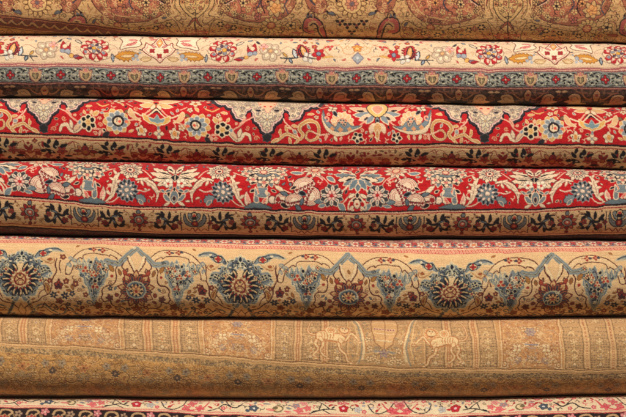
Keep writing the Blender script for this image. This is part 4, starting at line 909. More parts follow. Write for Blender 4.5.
            branch(p, [(8.6, 14), (8, 20), (4, 27), (0.3, 32.4)], 1.0); branch(p, [(3.4, 9), (5, 14), (3, 22), (0, 31)], 0.01)
            branch(p, [(13.4, 20), (15, 24), (12, 27.6), (9.6, 26), (9, 29)], 0.9)
            branch(p, [(19.6, 24), (21.4, 28), (20.6, 34), (21.6, 39), (24.4, 42.4), (30, 43.6), (33, 46.6), (32.4, 50.6), (34, 54), (31, 57), (26, 55.6), (24, 59), (19, 60.6), (12, 61), (6, 65), (0, 63)], 1.0)
            p.petals(10, 33, 3, 0.2, 7, 4.2, (164, 74, 52), (96, 40, 36), 0.6, rot=-60); p.leaf(16, 33, -70, 7, 3.4, (150, 100, 60), (80, 50, 38), 0.5); p.leaf(15.6, 55, 40, 6, 3, (150, 66, 48), (80, 40, 36), 0.5)
            p.leaf(24, 30, -80, 8, 4.4, (168, 116, 60), (110, 70, 40), 0.6, curve=50); p.dot(25, 34, 1.6, RD); p.dot(17, 31, 1.3, BRN); p.dot(19, 51, 2.2, (140, 66, 50), (80, 50, 40), 0.5)
            p.petals(26, 54, 5, 0.4, 4.0, 2.6, (120, 60, 48), (60, 44, 44), 0.5); p.dot(12, 58, 1.8, (150, 96, 56)); p.petals(38, 60, 5, 0.4, 5, 3.2, (140, 76, 46), (60, 50, 50), 0.5)
            p.spiral(35, 56, 4, 1.3, (120, 60, 44), 0.9); p.spiral(46, 58, 4, 1.2, (100, 110, 112), 1.3, a0=90)
        p = Pen(R, cx)
        p.petals(0, 46, 9, 7, 19, 6.4, (210, 166, 112), (120, 44, 38), 1.2, rot=-90, fat=0.9); p.petals(0, 46, 9, 8, 15, 1.8, (150, 70, 52), None, rot=-90); p.petals(0, 46, 9, 7, 16.0, 5.4, (150, 84, 60), (50, 34, 40), 0.9, rot=-70, fat=0.9); p.petals(0, 46, 9, 8, 14, 2.0, (56, 58, 74), None, rot=-70)
        p.dot(0, 46, 9.6, (104, 122, 130), (196, 186, 150), 0.8, n=20, ry=8.6); p.dot(0, 46, 7.4, (224, 188, 134), (50, 58, 76), 0.8, n=18, ry=6.6); p.petals(0, 46, 9, 3.6, 7.0, 2.4, NV, None, rot=-70); p.petals(0, 45, 5, 0.6, 4.6, 3, (222, 166, 110), (110, 50, 40), 0.5, rot=-90); p.dot(0, 46.6, 1.6, (150, 56, 44))
        p.petals(0, 61, 5, 0.6, 6, 3.4, (150, 84, 50), (80, 50, 40), 0.5, rot=-90)
    FU = [mf_curl((226, 210, 170), 1.9, 0.9), mf_leaf((44, 52, 68), (200, 192, 156), 4.2, 2.2), mf_twig((52, 62, 78), 1.0, 2.4), mf_curl((50, 60, 76), 1.8, 0.9), mf_twig((224, 208, 168), 0.9, 2.2), mf_flower((222, 188, 138), NV, RD, 4, 2.6, 1.9)]
    filler(R, Ps, 0, 108, 2, 76, BLU, FU, 0.7, 2.3, 61, 0.08); filler(R, Ps, 0, 108, 2, 76, B2, FU, 0.5, 2.1, 64, 0.08)
    FC = [mf_twig((110, 60, 42), 0.8, 3), mf_leaf((166, 108, 56), (110, 66, 40), 5, 2.2), mf_flower((146, 66, 48), (60, 40, 40), (220, 170, 110), 5, 3.0, 2.0), mf_curl((120, 66, 46), 2.2, 0.75), mf_flower((70, 76, 92), (50, 40, 46), (200, 160, 110), 5, 2.8, 1.9), mf_curl((150, 110, 76), 2.0, 0.7), mf_leaf((112, 124, 124), (80, 60, 50), 4.6, 2.0)]
    filler(R, Ps, 12, 108, 40, 90, CR, FC, 1.4, 3.3, 62, 0.04)
    filler(R, Ps, 12, 108, 18, 40, CR, FC, 2.6, 5.0, 63, 0.04)
    # guard: floral strip and rope
    t = lambda d: float(R.T(d))
    R.bandy(-99, -5.6, (196, 150, 124)); R.bandy(-5.6, -0.2, (232, 190, 150)); R.bandy(-6.2, -5.4, (196, 80, 76)); R.bandy(-5.4, -4.8, (240, 206, 160)); R.bandy(-0.9, -0.2, (206, 120, 104))
    for k, x in enumerate(np.arange(XL, XR, 1.72)):
        q = Pen(R, x); q.line([(-0.9, -4.3), (0.8, -1.1)], (198, 56, 58) if k % 2 else (224, 120, 104), 0.85)
    y0 = t(-6.2)
    for k, x in enumerate(np.arange(XL, XR, 13.2)):
        q = Pen(R, x); q = q.sub(0, -6.2)
        y = -5.0
        q.line([(-6.6, y - 2), (-3, y + 2.5), (3, y - 2.5), (6.6, y + 2)], (196, 70, 66) if k % 2 else (110, 124, 134), 1.6)
        q.petals(0, y, 6, 1, 5.4, 3.8, (240, 208, 176), (130, 60, 60), 0.5, rot=30 * (k % 2)); q.petals(0, y, 5, 0.4, 2.6, 1.8, (206, 66, 60) if k % 2 == 0 else (226, 140, 90)); 
        q.leaf(3.4, y - 0.5, -60, 5, 2.4, (44, 44, 60)); q.leaf(9.6, y - 0.5, -120, 5, 2.4, (44, 44, 60)); q.petals(6.6, y - 1, 4, 0.4, 4.4, 2.6, (208, 80, 76) if k % 3 else (232, 184, 150), (90, 50, 60), 0.5, rot=45); q.dot(6.6, y + 3.2, 1.4, (42, 46, 66)); q.leaf(4, y + 3, 20, 5, 2, (120, 136, 142)); q.leaf(3, y - 3, -20, 6, 2.2, (206, 72, 66))
        q.petals(2, y - 9, 5, 0.5, 5, 3.4, (200, 120, 104), (60, 40, 46), 0.5)
    R.parts = [('field', t(-0.2), 999), ('border', t(-99) - 99, t(-0.2))]
    return R

# ============================ 6: gold silk carpet ==========================
def draw6():
    GD = (206, 156, 98)
    R = Roll('gold', E5, E6, [(XL, 338), (0, 346.8), (60, 349.4), (120, 353.6), (180, 358), (246, 362.6), (300, 366.6), (366, 370.6), (425, 373), (486, 373.8), (560, 373.6), (626, 373.4), (XR, 372)], 246, GD, zoff=10)
    CR, GY, OR, LIL, BRN = (236, 198, 144), (150, 138, 104), (206, 138, 84), (188, 160, 134), (130, 88, 50)
    bot = lambda dy: dy
    TOP, B = -52, -6
    def panel(x0, x1, sk=0):
        """grey-dotted pilaster panel"""
        p = Pen(R, 0)
        sh = lambda x, y: x - sk * max(0, (-y - 26)) ** 1.6 * 0.02
        Q = lambda x, y: (sh(x, y), y)
        ys = [TOP, -46, -40, -34, -28, -20, -12, B]
        L = [Q(x0, y) for y in ys]; Rr = [Q(x1, y) for y in ys[::-1]]
        p.poly(L + Rr, (202, 158, 106), None, sm=False)
        r = random.Random(int(x0))
        for y in np.arange(TOP, B - 1, 2.3):
            for x in np.arange(x0 + 2.4, x1 - 1.6, 2.35):
                X, Y = Q(x + (r.random() - .5) * 0.5, y)
                p.dot(X, Y, 0.72, r.choice([(150, 124, 88), (138, 114, 84), (164, 134, 94), (224, 184, 130)]))
        for o, c, w in ((0.0, (226, 182, 126), 0.8), (1.3, (126, 92, 58), 0.55)):
            p.line([Q(x0 + o, y) for y in ys], c, w, n=2); p.line([Q(x1 - o, y) for y in ys], c, w, n=2); p.line([(x0, B - o), (x1, B - o)], c, w)
        xm = (x0 + x1) / 2
        for y in (-44, -31, -18):
            X, Y = Q(xm, y)
            p.petals(X, Y, 6, 0.5, 4.6, 3.0, (226, 186, 130), (150, 110, 66), 0.45, rot=30); p.dot(X, Y, 1.2, r.choice([OR, LIL, (240, 206, 150)]))
            p.leaf(X, Y + 3, 90, 6, 3.2, (224, 180, 122), (140, 104, 66), 0.4); p.line([(X - 3, Y + 8), (X, Y + 6), (X + 3, Y + 8)], (232, 196, 140), 0.9)
        X, Y = Q(xm, -11); p.dot(X, Y, 2.2, (232, 196, 146), (130, 96, 58), 0.5)
    def stripe(x0, x1, sk=0):
        p = Pen(R, 0)
        sh = lambda x, y: x - sk * max(0, (-y - 26)) ** 1.6 * 0.02
        ys = [TOP, -46, -40, -34, -28, -20, -12, B]; w = x1 - x0
        p.poly([(sh(x0, y), y) for y in ys] + [(sh(x1, y), y) for y in ys[::-1]], (212, 152, 98), None, sm=False)
        for o, c in ((0.4, (226, 184, 128)), (w - 0.4, (226, 184, 128)), (1.7, (184, 124, 78)), (w - 1.7, (184, 124, 78))):
            p.line([(sh(x0 + o, y), y) for y in ys], c, 0.8, n=2)
        for y in np.arange(TOP, B, 2.2): p.dot(sh((x0 + x1) / 2, y), y, 0.75, (230, 190, 136))
    def floral(x0, x1):
        p = Pen(R, 0); xm = (x0 + x1) / 2; h = (x1 - x0) / 2
        p.poly([(x0, TOP), (x1, TOP), (x1, B), (x0, B)], (206, 149, 93), None, sm=False)
        curls(R, x0 + 2, x1 - 2, TOP, B - 1, [(236, 196, 140), (226, 178, 118), (172, 112, 68), (184, 152, 120)], 2.5, 3.2, 0.65, seed=int(x0) + 900)
        rr = random.Random(11)
        F = [(rr.random() * h, -50 + rr.random() * 43) for _ in range(17)]
        for s in (1, -1):
            q = Pen(R, xm, s)
            for i, (a, b) in enumerate(F):
                a = min(a, h - 5)
                q.petals(a, b, (4, 5, 6)[i % 3], 0.5, 4.0, 2.7, [CR, (226, 176, 120), LIL, (240, 200, 146)][i % 4], (158, 104, 66), 0.4, rot=i * 20); q.dot(a, b, 0.9, [OR, (160, 90, 60), CR, LIL][i % 4])
                q.spiral(a + 4, b + 2.5, 2.4, 1.1, (238, 200, 146), 0.65, a0=i * 50)
            q.petals(14.5, -25, 4, 0.4, 5.6, 3.6, (244, 212, 160), (170, 110, 70), 0.5, rot=45)
            q.dot(h - 4, -10, 2.3, (240, 206, 150), (150, 96, 60), 0.7); q.dot(h - 4, -10, 0.9, OR)
            q.line([(6, -48), (14, -42), (9, -34), (18, -28), (12, -18), (20, -12)], (232, 190, 132), 0.8)
            q.line([(h - 1.4, TOP), (h - 1.4, B)], (240, 202, 148), 0.9); q.line([(h - 2.8, TOP), (h - 2.8, B)], (168, 112, 68), 0.5)
        q = Pen(R, xm)
        q.petals(0, -38, 6, 0.6, 5.4, 3.4, LIL, (130, 112, 120), 0.5); q.line([(-6, -28), (6, -28)], (150, 140, 150), 1.2); q.line([(-4, -25), (4, -25)], LIL, 1.0); q.petals(0, -15, 8, 0.6, 4.6, 2.4, (220, 180, 130), (140, 96, 60), 0.4)
    curls(R, XL, XR, -60, -4, [(230, 188, 132), (180, 128, 78), (220, 168, 110)], 3.0, 3, 0.6, seed=77)
    def unit(o, sk=0):
        panel(o + 2, o + 21, sk); stripe(o + 21.4, o + 28, sk); panel(o + 28.4, o + 48.4, sk); floral(o + 51, o + 122)
        panel(o + 124, o + 143.6, sk)
    unit(0); stripe(144, 151); panel(151.4, 171.6); stripe(172, 178.6); panel(179, 199.4); floral(202, 273.4); panel(275, 295.4); stripe(295.8, 301.4); panel(301.8, 322.4); stripe(322.8, 328); panel(328.4, 348.4)
    panel(424, 444.6, 1.0); stripe(445, 450.6, 1.0); panel(451, 472, 1.0); stripe(472.4, 477.6, 1.0); panel(478, 497, 1.0); floral(499, 560.6); panel(562, 583, 1.0); stripe(583.4, 587, 1.0); panel(587.4, 608.4, 1.0); stripe(608.8, 613, 1.0); panel(613.4, 634, 1.0); floral(636, 704); panel(706, 726, 1); stripe(726.4, 733, 1); panel(733.4, 754, 1)
    stripe(-5, 1.6); panel(-26, -5.4); stripe(-32.6, -26.4); panel(-53, -33); floral(-126, -55); panel(-148, -128); stripe(-155, -148.4); panel(-176, -155.4); floral(-250, -178); panel(-272, -252); stripe(-279, -272.4); panel(-300, -279.4)
    floral(756, 826); panel(828, 849, 1); stripe(849.4, 855); panel(855.4, 876, 1); floral(878, 950)
    # central compartment with the urn
    P = Pen(R, 0)
    P.poly([(350, TOP), (423, TOP), (423, B), (350, B)], (198, 154, 102), None, sm=False)
    curls(R, 351, 422, TOP, B - 1, [(232, 190, 134), (170, 126, 78), (148, 136, 112), (222, 176, 118)], 2.6, 3.2, 0.65, seed=501)
    for s in (1, -1):
        p = Pen(R, 384.5, s)
        p.line([(38, -52), (30, -44), (24, -34), (22, -24), (23, -14), (25, -8)], (156, 146, 122), 1.4); p.line([(35, -52), (27, -43), (21.4, -33), (19.6, -22), (21, -12)], (240, 204, 150), 2.4); p.line([(32.4, -52), (24.6, -42), (19.6, -32), (17.8, -20)], (196, 132, 78), 1.0)
        p.line([(14, -52), (19, -46), (24, -48), (30, -52)], (236, 196, 140), 1.2)
        p.line([(33, -46), (28, -36), (26, -26), (27, -16)], (232, 190, 130), 1.2)
        p.poly([(0, -45), (10, -45), (13, -42), (12.6, -37), (10, -33), (8.6, -28), (4, -25), (0, -24)], (220, 172, 114), (150, 98, 60), 0.7)
        p.line([(0, -42.4), (7, -42.4), (12, -41.6)], (236, 200, 150), 1.0)
        for a in (1.4, 4.2, 7.0, 9.6): p.dot(a, -38.4, 1.25, (160, 84, 84), (240, 204, 160), 0.5)
        p.line([(0, -35.4), (6, -35.4), (10, -36)], (236, 200, 150), 0.9); p.line([(0, -30), (7, -30)], (240, 206, 154), 1.4)
        p.leaf(2, -24, 60, 11, 3.6, (226, 182, 124), (140, 110, 80), 0.5, curve=-30); p.leaf(3, -22, 30, 10, 3, (160, 148, 128), (226, 186, 130), 0.4, curve=-40)
        for a, b in ((14, -22), (10, -14), (16, -30), (6, -10), (15, -12)): p.petals(a, b, 5, 0.4, 3.6, 2.4, CR, (150, 110, 70), 0.4)
    Pen(R, 384.5).petals(0, -19, 5, 0.4, 5, 2.6, LIL, (140, 110, 120), 0.4, rot=-90)
    # line frame, scalloped speckle
    R.bandy(B + 0.4, B + 1.4, (150, 108, 66)); R.bandy(B + 1.4, -2.6, (226, 180, 122)); R.bandy(-2.6, -2.0, (170, 124, 76)); R.bandy(-2.0, -0.4, (214, 168, 110)); R.bandy(-0.4, 5.0, (176, 142, 94))
    dots(R, XL, XR, -0.2, 4.8, [(122, 104, 82), (132, 112, 84), (224, 184, 130), (206, 160, 104), (146, 114, 78), (214, 170, 112)], 1.8, 0.65, seed=21)
    # lower field
    R.bandy(5.0, 99, (218, 164, 96))
    curls(R, XL, XR, 5.4, 46, [(222, 172, 108), (190, 136, 74), (194, 142, 84), (230, 182, 120)], 2.7, 3.0, 0.65, seed=31)
    for k in range(-24, 50):
        x = 9 + 20.4 * k
        p = Pen(R, x); p.line([(-10.2, 5), (-7, 9), (0, 11), (7, 9), (10.2, 5)], (156, 112, 64), 0.8); p.line([(-10.2, 6.6), (-6, 11), (0, 12.6), (6, 11), (10.2, 6.6)], (214, 164, 98), 0.6)
    for k in range(-7, 17):
        cx = 55 + 61.4 * k
        for s in (1, -1):
            p = Pen(R, cx, s)
            p.petals(8.4, 12.6, 5, 0.6, 4.6, 3.2, (186, 160, 124), (140, 106, 68), 0.4); p.dot(8.4, 12.6, 1, (120, 98, 84))
            p.petals(30.7, 16, 6, 0.6, 5.0, 3.2, (196, 126, 72), (226, 176, 116), 0.5); p.dot(30.7, 16, 1.3, (140, 90, 56)); p.petals(30.7, 22.4, 4, 0.5, 3.6, 2.4, (190, 158, 112))
            p.petals(18.5, 22, 4, 0.5, 4.0, 2.8, (224, 180, 120), (130, 90, 50), 0.4, rot=45); p.petals(22, 10, 5, 0.5, 3.2, 2.2, (222, 176, 118), (140, 92, 50), 0.4)
            p.line([(4, 18), (10, 17), (14, 21), (12, 26), (18, 29), (26, 27), (30.7, 30)], (112, 78, 44), 0.6)
            p.dot(14, 16, 1.3, (220, 170, 110), (120, 80, 46), 0.4); p.dot(25, 14, 1.1, (200, 120, 70)); p.dot(27, 24, 1.2, (220, 176, 116)); p.dot(6, 26, 1.3, (196, 130, 80))
            p.petals(12, 31, 5, 0.5, 4, 2.6, (186, 154, 108), (130, 94, 56), 0.4); p.petals(24, 34, 5, 0.5, 4, 2.6, (214, 164, 104), (110, 80, 50), 0.4)
        p = Pen(R, cx)
        p.petals(0, 19, 8, 0.6, 4.4, 2.2, (104, 84, 68), None); p.dot(0, 19, 1.2, (190, 150, 110)); p.petals(0, 28, 4, 0.4, 3.6, 2.6, (216, 168, 106), (110, 76, 44), 0.4)
    FG = [mf_flower((216, 168, 106), (126, 84, 46), (150, 100, 60), 5, 2.6, 1.8), mf_curl((214, 166, 104), 1.9, 0.6), mf_curl((150, 104, 58), 1.9, 0.6), mf_twig((140, 98, 56), 0.6, 2.2), mf_leaf((204, 132, 74), (130, 84, 46), 3.6, 1.7), mf_flower((190, 160, 118), (136, 100, 62), (200, 150, 96), 4, 2.6, 1.9)]
    filler(R, [55 + 61.4 * k for k in range(-7, 17)], 0.5, 30.7, 5.5, 60, (218, 164, 96), FG, 0.9, 3.0, 71, 0.16)
    # second dotted guard near the lower edge at the left
    t = lambda d: float(R.T(d)); R1 = t(38)
    R.band(R1, R1 + 5, (150, 112, 66))
    r = random.Random(5)
    for x in np.arange(XL, XR, 1.5):
        R.stroke([(x, R1 + r.random() * 5), (x + .1, R1 + r.random() * 5)], r.choice([(84, 66, 52), (210, 164, 104), (110, 80, 54)]), 1.1)
    R.band(R1 + 5, R1 + 6, (206, 156, 92)); R.band(R1 + 6, 999, (200, 146, 82))
    for x in np.arange(XL, XR, 6.0):
        R.stroke([(x, R1 + 9), (x + 3, R1 + 11), (x + 6, R1 + 9)], (120, 80, 44), 0.8)
        R.stroke([(x, R1 + 15), (x + 3, R1 + 13), (x + 6, R1 + 15)], (206, 156, 92), 0.8)
    # the two lions, in raised cream silk
    for cx, s in ((331, 1), (443.5, -1)):
        p = Pen(R, cx, s)
        OL, SK = (184, 116, 66), (238, 198, 142)
        def limb(pts, w):
            p.line(pts, OL, w + 1.5, w + 1.2, w); p.line(pts, SK, w, w * 0.8, w * 0.7)
        oy = 1.0
        limb([(-14, -33 + oy), (-19, -33 + oy), (-23, -36 + oy), (-21, -42 + oy), (-15, -45 + oy), (-11, -43 + oy)], 1.3)
        limb([(-12, -31 + oy), (-15, -25 + oy), (-12.4, -20 + oy), (-16, -14 + oy), (-13.6, -12 + oy)], 2.3)
        limb([(-8, -29 + oy), (-7, -24 + oy), (-10, -19 + oy), (-6.4, -13.6 + oy), (-3.6, -12.4 + oy)], 2.3)
        limb([(8, -27 + oy), (10, -21 + oy), (15, -16 + oy), (17, -10 + oy), (19, -9 + oy)], 2.4)
        limb([(10, -28 + oy), (15, -30 + oy), (20, -35 + oy), (25, -33 + oy), (28, -30 + oy)], 2.4)
        p.poly([(-14, -34.4 + oy), (-8, -36.4 + oy), (0, -34.6 + oy), (8, -34.6 + oy), (14, -31.6 + oy), (12, -27 + oy), (5, -27.6 + oy), (-3, -29.4 + oy), (-9, -29.2 + oy), (-13.6, -29.6 + oy)], (240, 200, 144), OL, 0.9)
        for a in (-9.4, -6.6, -3.8, -1, 1.8): p.line([(a, -35 + oy), (a + 1.0, -32.6 + oy), (a + 0.4, -30.2 + oy)], (186, 118, 66), 0.8)
        p.dot(0, -37.4 + oy, 4.4, (232, 160, 96), (246, 206, 150), 1.4, n=14); p.petals(0, -37.4 + oy, 6, 1, 3.8, 2.0, SK, OL, 0.4)
        p.petals(13, -38 + oy, 12, 3, 7.2, 3.4, (214, 150, 92), (240, 196, 140), 0.5); p.dot(13, -38 + oy, 4.6, SK, OL, 0.8, n=14)
        p.dot(11.6, -39 + oy, 0.75, (96, 60, 40)); p.dot(14.8, -39 + oy, 0.75, (96, 60, 40)); p.line([(13.2, -38.4 + oy), (13.4, -36.8 + oy)], OL, 0.6); p.line([(11.8, -35.6 + oy), (13.4, -35 + oy), (14.8, -35.6 + oy)], (130, 60, 40), 0.6)
        for fx, fy in ((-14, -10.6), (-3, -10.8), (20, -7.6), (29, -28)): p.leaf(fx - 1.5, fy + oy, 0, 4.6, 2.2, SK, OL, 0.5)
        p.line([(-12, -29.4 + oy), (-2, -28.2 + oy), (6, -27 + oy)], (200, 140, 84), 1.0)
        p.leaf(-11, -32 + oy, 60, 7, 4, SK, OL, 0.5); p.leaf(9, -31 + oy, 70, 7, 4, SK, OL, 0.5)
    R.lions = True
    R.parts = [('border', -999, float(R.T(5.0))), ('field', float(R.T(5.0)), 999)]
    return R

# ============================ 7: cream guard over dark border ==============
def draw7():
    CR = (240, 212, 172)
    R = Roll('bottom', E6, E7, [(XL, 398), (-60, 403), (0, 405.4), (60, 407), (110, 408.8), (160, 410), (208, 412), (300, 414), (370, 415), (418, 415.4), (500, 413), (560, 411.6), (626, 409.4), (XR, 402)], 300, CR, zoff=17)
    BK, RD, PK, NV, OLV = (40, 36, 42), (198, 42, 50), (226, 112, 112), (74, 92, 112), (120, 104, 72)
    t = lambda d: float(R.T(d))
    for o in (-292, 0, 206, 316, 522, 728, -206, -412):
        pass
    units = [(-288, 1), (-76, 1), (137, 1), (343, 1), (455, -1), (668, -1), (880, -1)]
    for cx, s in units:
        p = Pen(R, cx, s)
        p.petals(0, -7, 5, 0.6, 5.6, 4.8, RD, (130, 24, 36), 0.6, rot=-90); p.dot(0, -7, 1.6, (246, 190, 190)); p.dot(4.4, -11, 1.5, (210, 50, 56))
        p.line([(-8, -5), (-16, -6), (-24, -5), (-34, -2)], BK, 1.3, 1.7, 1.0); p.line([(-14, -6), (-20, -10), (-27, -13)], BK, 1.2); p.line([(-20, -5), (-14, -2), (-10, -1)], BK, 1.1); p.line([(-24, -6), (-22, -11)], BK, 1.2)
        p.leaf(-12, -6, -60, 6, 2.2, BK); p.leaf(-26, -5, 160, 7, 2, BK)
        for a, b, c in ((-36, -7, PK), (-44, -5, PK), (-40, -11, (238, 160, 150)), (-48, -9, (150, 150, 156))): p.petals(a, b, 5, 0.5, 4.6, 2.8, c, (190, 90, 90), 0.4, rot=a)
        p.line([(-34, -3), (-42, -2), (-50, -5)], PK, 1.5)
        p.dot(-65, -6.4, 4.4, (236, 206, 160), OLV, 1.6, n=14); p.dot(-67, -7, 2.2, OLV); p.leaf(-60, -4, 10, 8, 2.6, PK)
        p.petals(-88, -6.6, 5, 0.6, 5.0, 3.8, NV, (44, 52, 70), 0.6); p.dot(-88, -6.4, 1.3, (220, 220, 210)); p.dot(-94, -4, 2.2, NV); p.leaf(-80, -11, 10, 8, 2.6, (110, 124, 136)); p.leaf(-76, -6, 10, 9, 2.8, (226, 140, 130), RD, 0.4)
        p.line([(-98, -10), (-106, -6), (-116, -9), (-124, -5), (-134, -3)], BK, 1.3, 1.8, 1.0); p.line([(-110, -7), (-116, -12)], BK, 1.2); p.line([(-122, -5), (-118, -2)], BK, 1.2); p.leaf(-104, -7, -40, 7, 2.4, BK)
        p.petals(14, -6, 5, 0.5, 4.6, 3.0, (190, 190, 180), (140, 120, 120), 0.4); p.dot(20, -9, 1.8, (170, 170, 170)); p.leaf(24, -6, -30, 7, 2.6, (206, 200, 190), (150, 120, 120), 0.4)
        p.line([(24, -10), (28, -4), (37, -2.6), (46, -7), (52, -13)], BK, 1.2)
        for a, b in ((50, -5), (56, -9), (64, -5), (60, -12)): p.petals(a, b, 4, 0.5, 5.2, 3.2, PK if a != 60 else (240, 170, 160), (180, 60, 70), 0.5, rot=a * 3)
        p.line([(46, -3), (56, -2.4), (68, -6), (74, -11)], (214, 74, 84), 1.5)
    filler(R, [137 + 206 * k for k in range(-3, 6)], 0, 103, -18, -2.4, CR, [mf_flower(PK, (180, 60, 70), (246, 200, 180), 5, 3, 2.2), mf_twig(BK, 0.9, 3), mf_leaf(RD, (130, 24, 36), 4.6, 2), mf_leaf((130, 140, 150), NV, 4.6, 2), mf_twig((206, 84, 90), 0.9, 3), mf_curl((120, 104, 80), 2, 0.8)], 1.5, 4.2, 97, 0.06)
    R.bandy(-1.6, -0.8, (222, 130, 120)); R.bandy(-0.8, 0.8, (236, 196, 156)); R.bandy(0.8, 1.6, (196, 84, 84)); R.band(t(1.6), 999, (46, 32, 32))
    TN = (196, 160, 116)
    for k in range(-14, 26):
        x = 7 + 26.2 * k
        q = Pen(R, x).sub(0, 1.6)
        q.line([(-5, 7), (-3, 2.6), (3, 1.8), (7, 5), (4, 8)], TN, 2.2); q.leaf(8, 6, 60, 8, 3, (150, 118, 84))
        if k % 2: q.petals(13, 4, 5, 0.6, 5, 3.6, (222, 140, 136), (110, 40, 50), 0.5); q.dot(13, 4, 1.2, (240, 200, 180))
        else: q.petals(13, 6, 5, 0.6, 4.4, 3, (180, 150, 120), (80, 50, 46), 0.5)
        q.petals(0, 14, 8, 1, 7, 4, (170, 60, 60), TN, 0.6); q.petals(13, 17, 6, 1, 6, 4, TN, (80, 50, 46), 0.6); q.line([(0, 20), (6, 24), (13, 22), (20, 26), (26, 20)], TN, 1.6)
    R.parts = [('border', -999, t(1.6)), ('field', t(1.6), 999)]
    return R
# ============================ build the carpets ============================
SC = bpy.context.scene
Z0 = 475.0
def world_z(y): return (Z0 - y) * PX

def wool(name, rough=0.9, sheen=0.35, pile=1.0, streak=0.09):
    m = bpy.data.materials.new(name); m.use_nodes = True
    N, L = m.node_tree.nodes, m.node_tree.links
    b = N['Principled BSDF']
    b.inputs['Roughness'].default_value = rough
    b.inputs['Sheen Weight'].default_value = sheen; b.inputs['Sheen Roughness'].default_value = 0.5
    b.inputs['Specular IOR Level'].default_value = 0.18
    at = N.new('ShaderNodeAttribute'); at.attribute_name = 'knots'
    tc = N.new('ShaderNodeTexCoord')
    # weaving ribs along the carpet (long soft streaks) and single knots
    mp = N.new('ShaderNodeMapping'); mp.inputs['Scale'].default_value = (60, 560, 560); L.new(tc.outputs['Object'], mp.inputs['Vector'])
    st = N.new('ShaderNodeTexNoise'); st.inputs['Scale'].default_value = 1.0; st.inputs['Detail'].default_value = 2; L.new(mp.outputs[0], st.inputs['Vector'])
    kn = N.new('ShaderNodeTexNoise'); kn.inputs['Scale'].default_value = 620; kn.inputs['Detail'].default_value = 2; L.new(tc.outputs['Object'], kn.inputs['Vector'])
    wear = N.new('ShaderNodeTexNoise'); wear.inputs['Scale'].default_value = 9; wear.inputs['Detail'].default_value = 5; L.new(tc.outputs['Object'], wear.inputs['Vector'])
    def rng_(src, lo, hi):
        r = N.new('ShaderNodeMapRange'); r.inputs['From Min'].default_value = 0.25; r.inputs['From Max'].default_value = 0.75
        r.inputs['To Min'].default_value = lo; r.inputs['To Max'].default_value = hi; L.new(src, r.inputs['Value']); return r.outputs[0]
    def mul(a, c):
        x = N.new('ShaderNodeMath'); x.operation = 'MULTIPLY'; L.new(a, x.inputs[0]); L.new(c, x.inputs[1]); return x.outputs[0]
    v = mul(mul(rng_(st.outputs['Fac'], 1 - streak, 1 + streak), rng_(kn.outputs['Fac'], 0.74, 1.22)), rng_(wear.outputs['Fac'], 0.92, 1.07))
    sc = N.new('ShaderNodeVectorMath'); sc.operation = 'SCALE'; L.new(at.outputs['Color'], sc.inputs[0]); L.new(v, sc.inputs['Scale'])
    L.new(sc.outputs[0], b.inputs['Base Color'])
    bp = N.new('ShaderNodeBump'); bp.inputs['Strength'].default_value = 0.55 * pile; bp.inputs['Distance'].default_value = 0.0012
    ad = N.new('ShaderNodeMath'); ad.operation = 'ADD'; L.new(kn.outputs['Fac'], ad.inputs[0]); L.new(st.outputs['Fac'], ad.inputs[1])
    L.new(ad.outputs[0], bp.inputs['Height']); L.new(bp.outputs[0], b.inputs['Normal'])
    return m

def noise1(xs, scale, seed, octv=3):
    r = np.random.default_rng(seed); out = np.zeros_like(xs)
    for o in range(octv):
        s = scale / 2 ** o; g = r.normal(size=int((xs.max() - xs.min()) / s) + 6)
        q = (xs - xs.min()) / s; i = q.astype(int); f = q - i; f = f * f * (3 - 2 * f)
        out += (g[i] * (1 - f) + g[i + 1] * f) / 2 ** o
    return out
def noise2(X, Y, sx, sy, seed):
    r = np.random.default_rng(seed)
    gx = (X - X.min()) / sx; gy = (Y - Y.min()) / sy
    g = r.normal(size=(int(gy.max()) + 3, int(gx.max()) + 3))
    i = gx.astype(int); j = gy.astype(int); f = gx - i; h = gy - j; f = f * f * (3 - 2 * f); h = h * h * (3 - 2 * h)
    return (g[j, i] * (1 - f) + g[j, i + 1] * f) * (1 - h) + (g[j + 1, i] * (1 - f) + g[j + 1, i + 1] * f) * h

